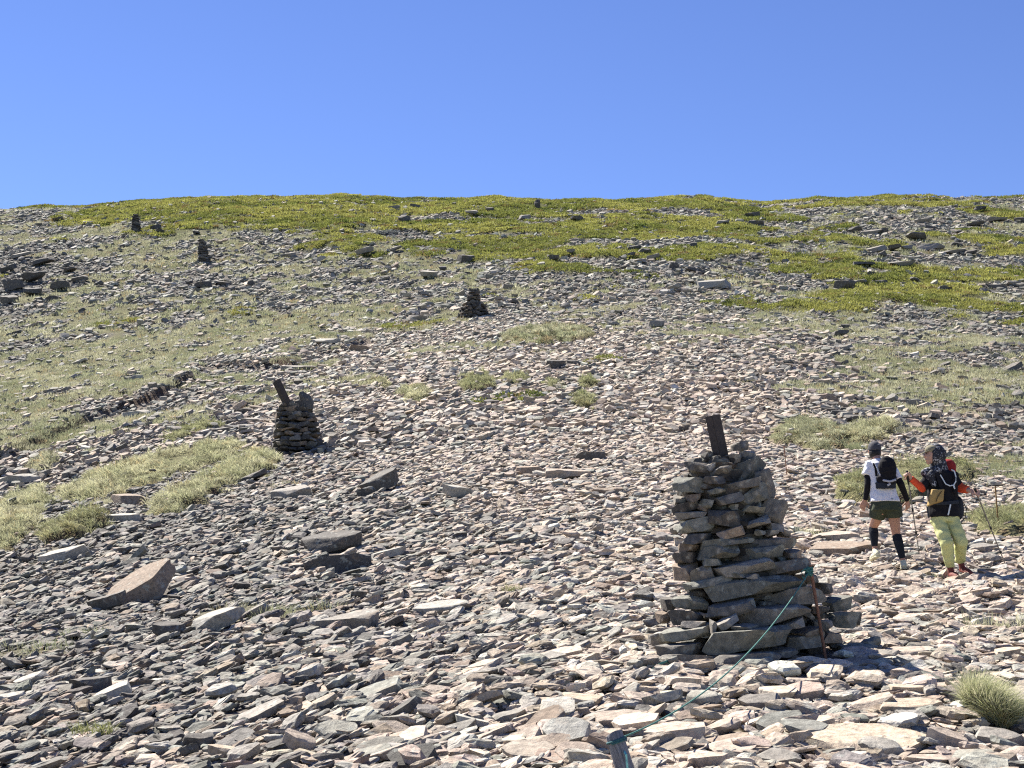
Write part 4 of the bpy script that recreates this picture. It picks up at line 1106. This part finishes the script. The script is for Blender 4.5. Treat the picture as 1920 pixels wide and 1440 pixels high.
def hand(wrist, d, palm, thumb_side, curl, size=1.0):
    """hulls of a palm, four fingers of different lengths bent at two knuckles, and a thumb leaving the palm's side"""
    d = Vector(d).normalized(); palm = Vector(palm); palm = (palm - d * palm.dot(d)).normalized(); side = d.cross(palm) * thumb_side
    w = Vector(wrist); H = []
    H.append([p for o_ in (-.030, .030) for p in ballpts(w + d * .012 * size + side * o_ * .6 * size, .013 * size, 8)] + [p for o_ in (-.034, .034) for p in ballpts(w + d * .082 * size + side * o_ * size, .012 * size, 8)])
    for k, (o_, ln) in enumerate(((.033, .072), (.011, .082), (-.011, .076), (-.033, .060))):
        p = w + d * .085 * size + side * o_ * size; a = 0
        for q, fr in enumerate((.45, .32, .23)):
            a += curl * (.6 if q == 0 else 1.0) + .06 * k
            e = p + (d * math.cos(a) + palm * math.sin(a) + side * o_ * 1.2 * (1 - min(curl, 1))) * ln * fr * size
            H.append(cap(p, e, (.0098 - .001 * q) * size, (.009 - .001 * q) * size)); p = e
    p = w + d * .028 * size + side * .032 * size
    e = p + (d * .55 + side * .75 + palm * .35).normalized() * .042 * size; H.append(cap(p, e, .0125 * size, .0105 * size))
    e2 = e + (d * .85 + side * (.3 - .6 * curl) + palm * (.3 + .5 * curl)).normalized() * .034 * size; H.append(cap(e, e2, .0105 * size, .0085 * size))
    return H

def cloth_mat(name, c, var=.15, rough=.9, scale=14): return simple(name, c, rough, var, scale, .35, 120, .15)
M_SKIN = simple('skin', (.42, .235, .165), .6, .06, 30, .1, 200, .3)
M_SKIN2 = simple('skin_face', (.45, .27, .20), .6, .06, 30, .1, 200, .3)
M_WHITE = cloth_mat('white_shirt', (.78, .78, .80), .03); M_BLACK = cloth_mat('black_fabric', (.014, .014, .017)); M_SHORT = cloth_mat('olive_shorts', (.055, .065, .043))
M_NAVY = cloth_mat('dark_sock', (.018, .021, .028)); M_SHOE = simple('pale_shoe', (.58, .56, .40), .7, .15, 40, .3); M_CAPG = cloth_mat('grey_cap', (.075, .075, .082)); M_HAIR = simple('hair', (.012, .01, .009), .5, .3, 80, .4, 200)
M_YEL = cloth_mat('yellow_trousers', (.54, .55, .25), .06); M_ORG = cloth_mat('orange_sleeve', (.62, .085, .035), .08); M_KHA = cloth_mat('khaki_cap', (.22, .20, .14), .06); M_TAN = cloth_mat('tan_pouch', (.34, .235, .095), .1)
M_BOOT = simple('red_brown_boot', (.17, .042, .03), .7, .3, 60, .4, 120); M_SOLE = simple('dark_sole', (.03, .027, .026), .9, .2); M_RED = cloth_mat('red_pack', (.28, .028, .028)); M_SLATE = cloth_mat('slate_fabric', (.03, .036, .047))
M_GREYST = cloth_mat('grey_strap', (.42, .44, .47), .05); M_CORD = simple('white_cord', (.62, .68, .70), .7, .05); M_ALU = simple('grey_aluminium', (.17, .17, .18), .4, .15, 40, 0, 60, .5, .6); M_GRIP = simple('black_grip', (.015, .015, .016), .8, .2)
def patterned():
    m, nt, b = new_mat('patterned_black')
    g = N(nt, 'ShaderNodeTexCoord').outputs['Object']
    f = noise(nt, 26, 3, .6, g, 1.6)
    nt.links.new(mixc(nt, ramp(nt, f, [(.55, 0.0), (.62, 1.0)]), (.014, .015, .022), (.36, .37, .40)), b.inputs['Base Color']); b.inputs['Roughness'].default_value = .85
    return m
M_PAT = patterned()

def frame_of(pu, pv, pxm):
    P = at(pu, pv); s = F / ((P.y * CP + P.z * SP)); P.z += .012; return P, pxm / s

def strip(name, pts, wdt, th, m, parent, nrm=Vector((0, -1, 0))):   # a flat strap along points
    hs = []
    for a, b in zip(pts, pts[1:]):
        a, b = Vector(a), Vector(b); t = (b - a).normalized(); s = t.cross(nrm).normalized() * wdt / 2; n = nrm * th / 2
        hs.append([a + s + n, a + s - n, a - s + n, a - s - n, b + s + n, b + s - n, b - s + n, b - s - n])
    return solid(name, hs, m, parent, .006, 2)

def shoe(name, heel, toe, m, msole, parent, w=.045, top=None):
    heel, toe = Vector(heel), Vector(toe); d = (toe - heel).normalized(); mid = heel.lerp(toe, .55); upz = Vector((0, 0, 1)); n = (upz - d * upz.dot(d)).normalized()
    o = solid(name, [ballpts(heel + n * .035, .036) + ballpts(mid + n * .035, w * .9) + ballpts(toe + n * .02 - d * .03, w * .75), cap(heel + n * .05 + d * .02, top or (heel + n * .10 + d * .03), .04, .038)], m, parent, .006, 4)
    s = solid('sole', [ballpts(heel + n * .004, (.037, .037, .012)) + ballpts(mid + n * .004, (w, w, .012)) + ballpts(toe - d * .02 + n * .004, (w * .75, w * .75, .012))], msole, o, .006, 2)
    return o

def pole(label, grip, tip, parent_group='trekking poles'):
    grip, tip = Vector(grip), Vector(tip); d = (tip - grip).normalized(); L = (tip - grip).length
    root = tag(empty('trekking_pole', tip), label, 'trekking pole', parent_group)
    o = lambda p: p - tip
    tube('shaft', [o(grip), o(grip.lerp(tip, .5)), o(grip.lerp(tip, .97))], [.009, .008, .006], M_ALU, 10, root)
    tube('grip', [o(grip - d * .08), o(grip - d * .07), o(grip - d * .02), o(grip + d * .05), o(grip + d * .09)], [.012, .019, .014, .016, .011], M_GRIP, 10, root)
    for t in (.42, .72):
        c = grip.lerp(tip, t); tube('lock', [o(c - d * .02), o(c + d * .02)], .013, M_GRIP, 10, root)
    c = grip.lerp(tip, .93)
    tube('basket', [o(c), o(c + d * .004), o(c + d * .012)], [.016, .032, .012], M_GRIP, 12, root)
    tube('tip', [o(grip.lerp(tip, .95)), o(tip)], [.008, .004], M_GRIP, 8, root)
    return root

def walker_white():
    P, k = frame_of(1694, 1069, 145.9)
    def f(zx, zy, d=0.0): return Vector(((zx - 395) / 778, d, (1330 - zy) / 778)) * k + P
    K = k
    hd = f(182, 122, .20); 
    B = [ell(hd, (.073 * K, .092 * K, .108 * K)), cap(f(186, 170, .17), f(192, 225, .13), .052 * K, .056 * K),
         rings([(f(205, 235, .13), .07 * K, .06 * K), (f(207, 275, .12), .165 * K, .085 * K), (f(212, 360, .10), .155 * K, .095 * K)]), rings([(f(212, 360, .10), .155 * K, .095 * K), (f(225, 520, .06), .135 * K, .09 * K), (f(238, 600, .03), .14 * K, .095 * K)]),
         rings([(f(238, 600, .03), .14 * K, .095 * K), (f(245, 690, .02), .155 * K, .085 * K), (f(245, 745, .02), .145 * K, .075 * K)])]
    ls, le, lw = f(98, 288, .12), f(78, 480, .06), f(58, 628, .12)
    rs_, re, rw = f(320, 295, .12), f(405, 470, .04), f(488, 632, .16)
    B += [cap(ls, le, .052 * K, .042 * K), cap(le, lw, .041 * K, .028 * K), cap(rs_, re, .052 * K, .042 * K), cap(re, rw, .041 * K, .028 * K)]
    lh, lk, la = f(185, 745, .02), f(152, 900, .26), f(150, 1105, .20)
    rh, rk, ra = f(312, 750, .0), f(347, 985, .06), f(383, 1235, -.04)
    B += [cap(lh, lk, .083 * K, .056 * K), cap(lk, la, .056 * K, .036 * K), cap(lk + (la - lk) * .25 - Vector((0, .012, 0)), la, .056 * K, .03 * K), cap(rh, rk, .083 * K, .057 * K), cap(rk, ra, .056 * K, .036 * K), cap(rk + (ra - rk) * .25 - Vector((0, .012, 0)), ra, .057 * K, .03 * K)]
    B += [cap(la, f(155, 1165, .16), .034 * K, .034 * K), cap(ra, f(390, 1290, -.05), .034 * K, .034 * K)]
    B += hand(lw, f(25, 720, .16) - lw, (.3, .6, 0), 1, .28, K) + hand(rw, f(505, 715, .2) - rw, (-.3, .6, 0), -1, .45, K)
    B += [ell(hd + Vector((s * .075 * K, 0, -.01)), (.012, .02, .03)) for s in (-1, 1)]
    B += [cap(hd + Vector((0, .088 * K, -.01)), hd + Vector((0, .108 * K, -.03)), .012, .014)]
    body = solid('person', B, M_SKIN, None, .0055, 3)
    tag(body, 'walker seen from behind in white tee shirt, olive shorts and grey cap', 'person', 'walkers on the path')
    T = [rings([(f(203, 215, .14), .068 * K, .062 * K), (f(207, 262, .12), .16 * K, .10 * K), (f(212, 360, .10), .172 * K, .112 * K)]), rings([(f(212, 360, .10), .172 * K, .112 * K), (f(228, 540, .05), .168 * K, .112 * K)]),
         rings([(f(228, 540, .05), .168 * K, .112 * K), (f(238, 655, .01), .198 * K, .135 * K)]), cut_cyl(f(120, 262, .12), f(72, 385, .09), .07 * K, .064 * K), cut_cyl(f(300, 268, .12), f(385, 432, .05), .07 * K, .066 * K), ell(f(112, 275, .12), (.06 * K, .065 * K, .06 * K)), ell(f(312, 280, .12), (.06 * K, .065 * K, .06 * K))]
    solid('shirt', T, M_WHITE, body, .007, 3, .0035, 1)
    S = [rings([(f(240, 630, .02), .176 * K, .125 * K), (f(247, 745, .0), .194 * K, .145 * K)]), cut_cyl(f(185, 700, .02), f(168, 800, .11), .116 * K, .104 * K), cut_cyl(f(312, 700, .0), f(326, 812, .02), .116 * K, .106 * K)]
    solid('shorts', S, M_SHORT, body, .007, 3, .004, 2)
    for a, b in ((ls.lerp(le, .5), lw), (rs_.lerp(re, .62), rw)):
        e = le if a.x < hd.x else re
        solid('arm_sleeve', [cut_cyl(a, e, .05 * K, .046 * K), ell(e, (.046 * K,) * 3), cut_cyl(e, b + (b - e) * .02, .046 * K, .033 * K)], M_BLACK, body, .006, 3)
    for kn, an in ((lk, la), (rk, ra)):
        t0, t1 = kn.lerp(an, .02), kn.lerp(an, .97)
        solid('calf_sleeve', [cut_cyl(t0, kn.lerp(an, .3) - Vector((0, .014, 0)), .059 * K, .062 * K), cut_cyl(kn.lerp(an, .3) - Vector((0, .014, 0)), t1, .062 * K, .04 * K)], M_NAVY, body, .006, 3)
    shoe('shoe', f(158, 1205, .10), f(140, 1238, .36), M_SHOE, M_SHOE, body, .046 * K, f(152, 1135, .19))
    shoe('shoe', f(385, 1328, -.10), f(420, 1332, .16), M_SHOE, M_SHOE, body, .046 * K, f(385, 1255, -.04))
    solid('hair', [ell(hd + Vector((0, -.018, -.035)), (.079 * K, .088 * K, .095 * K))], M_HAIR, body, .007, 3)
    c = solid('cap', [ell(hd + Vector((0, 0, .035)), (.086 * K, .104 * K, .088 * K)), rings([(hd + Vector((0, 0, .0)), .087 * K, .105 * K), (hd + Vector((0, 0, .04)), .086 * K, .104 * K)])], M_CAPG, body, .006, 3)
    solid('brim', [[hd + Vector((x, y, z)) for x, y, z in ((-.07, .08, .02), (.07, .08, .02), (-.05, .17, .0), (.05, .17, .0), (-.07, .08, .008), (.07, .08, .008), (-.05, .17, -.01), (.05, .17, -.01))]], M_CAPG, c, .005, 2)
    solid('button', [ell(hd + Vector((.035, -.088, .07)), (.014, .006, .007))], M_GREYST, c, .003, 1)
    # the small running pack on the back
    root = tag(empty('backpack', f(240, 530, -.05)), 'small black running backpack with pale straps on the walker in white', 'backpack', 'backpacks of the walkers')
    O = root.location.copy(); g = lambda a, b, d: f(a, b, d) - O
    solid('bag', [ell(g(258, 335, -.05), (.122 * K, .10 * K, .175 * K)), ell(g(250, 430, -.045), (.135 * K, .09 * K, .11 * K)), ell(g(262, 262, -.02), (.10 * K, .085 * K, .085 * K))], M_BLACK, root, .007, 4, .003, 3)
    solid('lower_pocket', [rings([(g(238, 465, -.045), .135 * K, .07 * K), (g(240, 528, -.05), .13 * K, .065 * K)])], M_SLATE, root, .007, 3, .003, 4)
    strip('strap', [g(150, 262, -.01), g(165, 320, -.055), g(195, 430, -.10)], .04 * K, .012, M_GREYST, root)
    strip('strap', [g(135, 262, .03), g(150, 320, -.0), g(150, 400, -.03)], .03 * K, .012, M_BLACK, root)
    strip('band', [g(195, 445, -.12), g(262, 462, -.155), g(330, 440, -.12)], .03 * K, .012, M_GREYST, root)
    strip('band', [g(250, 480, -.125), g(262, 500, -.128)], .05 * K, .012, M_GREYST, root)
    tube('tube', [g(338, 235, -.0), g(370, 225, .0), g(420, 232, .02), g(470, 232, .04)], .004, M_BLACK, 6, root)

def walker_yellow():
    P, k = frame_of(1797.9, 1087, 152.05)
    def f(zx, zy, d=0.0): return Vector(((zx - 555) / 782, d, (1375 - zy) / 782)) * k + P
    K = k
    hd = f(345, 178, -.02)
    B = [ell(hd, (.098 * K, .078 * K, .118 * K)), cap(f(385, 250, .0), f(405, 330, .02), .055 * K, .06 * K),
         cap(hd + Vector((-.085 * K, -.03, -.02)), hd + Vector((-.062 * K, -.02, -.095 * K)), .03, .028),                     # jaw and chin of the turned face
         cap(hd + Vector((-.096 * K, -.035, .015)), hd + Vector((-.118 * K, -.045, -.022)), .010, .013),                       # nose
         cap(hd + Vector((-.092 * K, -.052, -.062)), hd + Vector((-.094 * K, -.02, -.062)), .009, .009),
         rings([(f(412, 320, .02), .10 * K, .07 * K), (f(415, 365, .02), .17 * K, .095 * K), (f(425, 470, .01), .16 * K, .10 * K)]), rings([(f(425, 470, .01), .16 * K, .10 * K), (f(432, 640, .0), .145 * K, .095 * K)]),
         rings([(f(432, 640, .0), .145 * K, .095 * K), (f(442, 760, .0), .165 * K, .105 * K), (f(442, 820, .0), .15 * K, .10 * K)])]
    ls, le, lw = f(288, 372, .0), f(228, 505, -.06), f(108, 415, -.10)
    rs_, re, rw = f(552, 385, .02), f(600, 500, -.02), f(668, 535, -.16)
    B += [cap(ls, le, .052 * K, .042 * K), cap(le, lw, .042 * K, .028 * K), cap(rs_, re, .052 * K, .042 * K), cap(re, rw, .042 * K, .028 * K)]
    lh, lk, la = f(375, 810, .0), f(412, 1035, -.17), f(462, 1255, -.06)
    rh, rk, ra = f(512, 810, .0), f(560, 1025, -.13), f(596, 1195, .10)
    B += [cap(lh, lk, .085 * K, .06 * K), cap(lk, la, .058 * K, .038 * K), cap(rh, rk, .085 * K, .06 * K), cap(rk, ra, .058 * K, .038 * K)]
    gl, gr = f(70, 388, -.13), f(712, 552, -.20)
    B += hand(lw, gl - lw + Vector((0, 0, .012)), (-.2, -.8, -.3), -1, 1.05, K) + hand(rw, gr - rw, (.0, .8, -.5), -1, 1.05, K)
    body = solid('person', B, M_SKIN2, None, .0055, 3)
    tag(body, 'walker coming downhill in yellow trousers, black top and hooded cap, head turned aside', 'person', 'walkers on the path')
    for y in (-.062, -.012):
        solid('eye', [ell(hd + Vector((-.094 * K, y, .012)), (.006, .011, .006))], M_HAIR, body, .003, 1)
    J = [rings([(f(408, 318, .02), .10 * K, .085 * K), (f(414, 358, .02), .185 * K, .115 * K), (f(425, 470, .01), .185 * K, .122 * K)]), rings([(f(425, 470, .01), .185 * K, .122 * K), (f(432, 640, .0), .185 * K, .125 * K)]),
         rings([(f(432, 640, .0), .185 * K, .125 * K), (f(438, 782, .0), .207 * K, .14 * K)]), cap(ls + Vector((.02, 0, 0)), le.lerp(ls, .12), .066 * K, .058 * K), cap(rs_ - Vector((.02, 0, 0)), re.lerp(rs_, .2), .066 * K, .058 * K)]
    solid('jacket', J, M_BLACK, body, .007, 3, .005, 5)
    solid('sleeve', [cut_cyl(le.lerp(ls, .15), le, .05 * K, .05 * K), ell(le, (.05 * K,) * 3), cut_cyl(le, lw, .052 * K, .038 * K)], M_ORG, body, .006, 3, .003, 6)
    solid('sleeve', [cut_cyl(re.lerp(rs_, .3), re, .054 * K, .056 * K), ell(re, (.056 * K,) * 3), cut_cyl(re, re.lerp(rw, .72), .055 * K, .046 * K)], M_ORG, body, .006, 3, .003, 7)
    Tr = [rings([(f(440, 730, .0), .17 * K, .12 * K), (f(444, 830, .0), .19 * K, .125 * K)]), cap(lh, lk, .098 * K, .083 * K), cut_cyl(lk, la + Vector((0, 0, -.005)), .084 * K, .058 * K), ell(lk, (.084 * K,) * 3), cap(rh, rk, .098 * K, .085 * K), ell(rk, (.085 * K,) * 3), cut_cyl(rk, ra, .086 * K, .066 * K)]
    solid('trousers', Tr, M_YEL, body, .007, 3, .005, 8)
    for heel, toe, tp in ((f(468, 1368, -.04), f(490, 1380, -.27), la), (f(606, 1318, .10), f(655, 1352, -.13), ra)):
        b = shoe('boot', heel, toe, M_BOOT, M_SOLE, body, .05 * K, tp)
        n0 = heel.lerp(toe, .55)
        for q in range(4):
            c = heel.lerp(toe, .35 + .1 * q) + Vector((0, 0, .095 - .012 * q))
            strip('lace', [c + Vector((-.025, 0, 0)), c + Vector((.025, 0, .004))], .008, .008, M_RED, b, Vector((0, -.5, .8)).normalized())
    # sun hood over the cap, draped on the shoulder
    fx = f(326, 0).x
    clipx = lambda pts: [Vector((max(p.x, fx), p.y, p.z)) for p in pts]
    solid('hood', [clipx(ell(f(372, 180, .0), (.140 * K, .118 * K, .148 * K))), cap(f(405, 240, .02), f(410, 325, .03), .10 * K, .115 * K)], M_PAT, body, .007, 4, .004, 9)
    solid('scarf', [cap(f(375, 330, -.08), f(300, 385, -.07), .055 * K, .06 * K), cap(f(300, 385, -.07), f(330, 470, -.10), .055 * K, .035 * K), cap(f(345, 330, -.06), f(262, 350, -.02), .05 * K, .055 * K)], M_PAT, body, .007, 4, .004, 10)
    c = solid('cap', [ell(f(330, 128, -.02), (.078 * K, .086 * K, .06 * K))], M_KHA, body, .006, 3)
    a = f(292, 140, -.02)
    solid('brim', [[a + Vector((x * K, y * K, z * K)) for x, y, z in ((.05, -.078, .02), (.05, .078, .02), (-.112, -.05, -.05), (-.112, .05, -.05), (-.05, -.068, -.018), (-.05, .068, -.018), (.02, -.075, 0), (.02, .075, 0), (-.112, -.05, -.06), (-.112, .05, -.06))]], M_KHA, c, .005, 2)
    root = tag(empty('backpack', f(500, 800, .15)), 'large dark backpack with red lid behind the walker in yellow trousers', 'backpack', 'backpacks of the walkers')
    O = root.location.copy(); g = lambda a_, b_, d: f(a_, b_, d) - O
    solid('bag', [rings([(g(500, 330, .24), .135 * K, .10 * K), (g(520, 560, .24), .15 * K, .12 * K), (g(520, 770, .20), .15 * K, .11 * K)])], M_SLATE, root, .008, 4, .004, 11)
    solid('lid', [ell(g(535, 275, .22), (.105 * K, .12 * K, .10 * K)), ell(g(560, 330, .22), (.075 * K, .11 * K, .10 * K))], M_RED, root, .008, 4, .004, 12)
    solid('side_pocket', [ell(g(610, 690, .10), (.055 * K, .07 * K, .15 * K))], M_SLATE, root, .008, 4, .003, 13)
    strip('strap', [g(545, 345, -.09), g(535, 430, -.14), g(525, 560, -.14)], .055 * K, .014, M_BLACK, root)
    strip('strap', [g(350, 350, -.12), g(375, 440, -.145), g(395, 520, -.145)], .05 * K, .014, M_BLACK, root)
    strip('hip_belt', [g(300, 655, -.11), g(430, 655, -.15), g(560, 640, -.11)], .045 * K, .014, M_SLATE, root)
    tube('drinking_tube', [g(*q) for q in ((498, 330, -.13), (520, 345, -.15), (532, 400, -.155), (530, 445, -.155), (508, 480, -.155), (470, 488, -.155), (430, 470, -.155), (405, 420, -.15), (385, 380, -.14))], .0075, M_CORD, 6, root)
    strip('strap_end', [g(505, 480, -.16), g(516, 520, -.16)], .02 * K, .01, M_CORD, root)
    strip('strap_end', [g(468, 665, -.165), g(440, 772, -.165)], .02 * K, .01, M_CORD, root)
    tube('hanging_strap', [g(650, 640, .08), g(668, 700, .05), g(650, 790, .05), g(610, 820, .05)], .006, M_BLACK, 6, root)
    pz = tag(empty('waist_pouch', f(325, 690, -.18)), 'tan waist pouch with a dark zip worn by the walker in yellow trousers', 'pouch')
    O2 = pz.location.copy(); h = lambda a_, b_, d: f(a_, b_, d) - O2
    solid('pouch', [[h(a_, b_, d) for a_, b_, d in ((285, 520, -.14), (410, 518, -.14), (395, 640, -.14), (240, 690, -.14), (290, 530, -.22), (400, 528, -.22), (385, 630, -.235), (250, 680, -.23), (262, 600, -.235))]], M_TAN, pz, .006, 3, .003, 14)
    strip('zip', [h(375, 540, -.236), h(330, 600, -.244), h(310, 650, -.244)], .012 * K, .008, M_GRIP, pz)
    strip('strap', [h(240, 690, -.16), h(262, 800, -.13)], .02 * K, .012, M_SLATE, pz)
    tl = f(218, 1135, .18)
    gd = (tl - gl).normalized()
    pole('grey trekking pole held in the raised hand, beside the walker in white', gl + gd * .02, tl)
    tp = at(1691 + 1035 / 5.143, 820 + 1305 / 5.143)
    pole('grey trekking pole planted at the outer side of the walker in yellow trousers', gr, tp - Vector((0, 0, .02)))
walker_white(); walker_yellow()
# ------------------------------------------------------------------ camera and daylight
cam = bpy.data.cameras.new('camera'); co = bpy.data.objects.new('camera', cam); COL.objects.link(co)
cam.sensor_width = 36; cam.sensor_fit = 'HORIZONTAL'; cam.lens = 36 * F / 1920
cam.clip_start = .1; cam.clip_end = 3000
co.rotation_euler = (math.pi / 2 + PITCH, 0, 0)
SC.camera = co
elev = math.asin(SUN.z); rot = math.atan2(SUN.x, SUN.y)
w = bpy.data.worlds.new('World'); SC.world = w; w.use_nodes = True
nt = w.node_tree
sky = nt.nodes.new('ShaderNodeTexSky'); sky.sky_type = 'NISHITA'; sky.sun_disc = False
sky.sun_elevation = elev; sky.sun_rotation = rot; sky.altitude = 2200; sky.air_density = 1.0; sky.dust_density = .05; sky.ozone_density = 4.0
hs = nt.nodes.new('ShaderNodeHueSaturation'); hs.inputs['Hue'].default_value = .516; hs.inputs['Saturation'].default_value = 1.1; hs.inputs['Value'].default_value = 1.08
nt.links.new(sky.outputs[0], hs.inputs['Color']); nt.links.new(hs.outputs[0], nt.nodes['Background'].inputs[0]); nt.nodes['Background'].inputs[1].default_value = .053
sl = bpy.data.lights.new('sun', 'SUN'); so = bpy.data.objects.new('sun', sl); COL.objects.link(so)
sl.energy = 5.0; sl.angle = math.radians(.53); sl.color = (1, .94, .85)
so.rotation_euler = SUN.to_track_quat('Z', 'Y').to_euler(); so.location = (0, 0, 80)
vs = SC.view_settings; vs.view_transform = 'Standard'; vs.look = 'None'; vs.exposure = 1.52; vs.gamma = 1; vs.use_curve_mapping = False
cy = SC.cycles; cy.max_bounces = 4; cy.diffuse_bounces = 1; cy.glossy_bounces = 2; cy.transmission_bounces = 2; cy.use_denoising = False
cy.pixel_filter_type = 'BLACKMAN_HARRIS'; cy.filter_width = 1.2
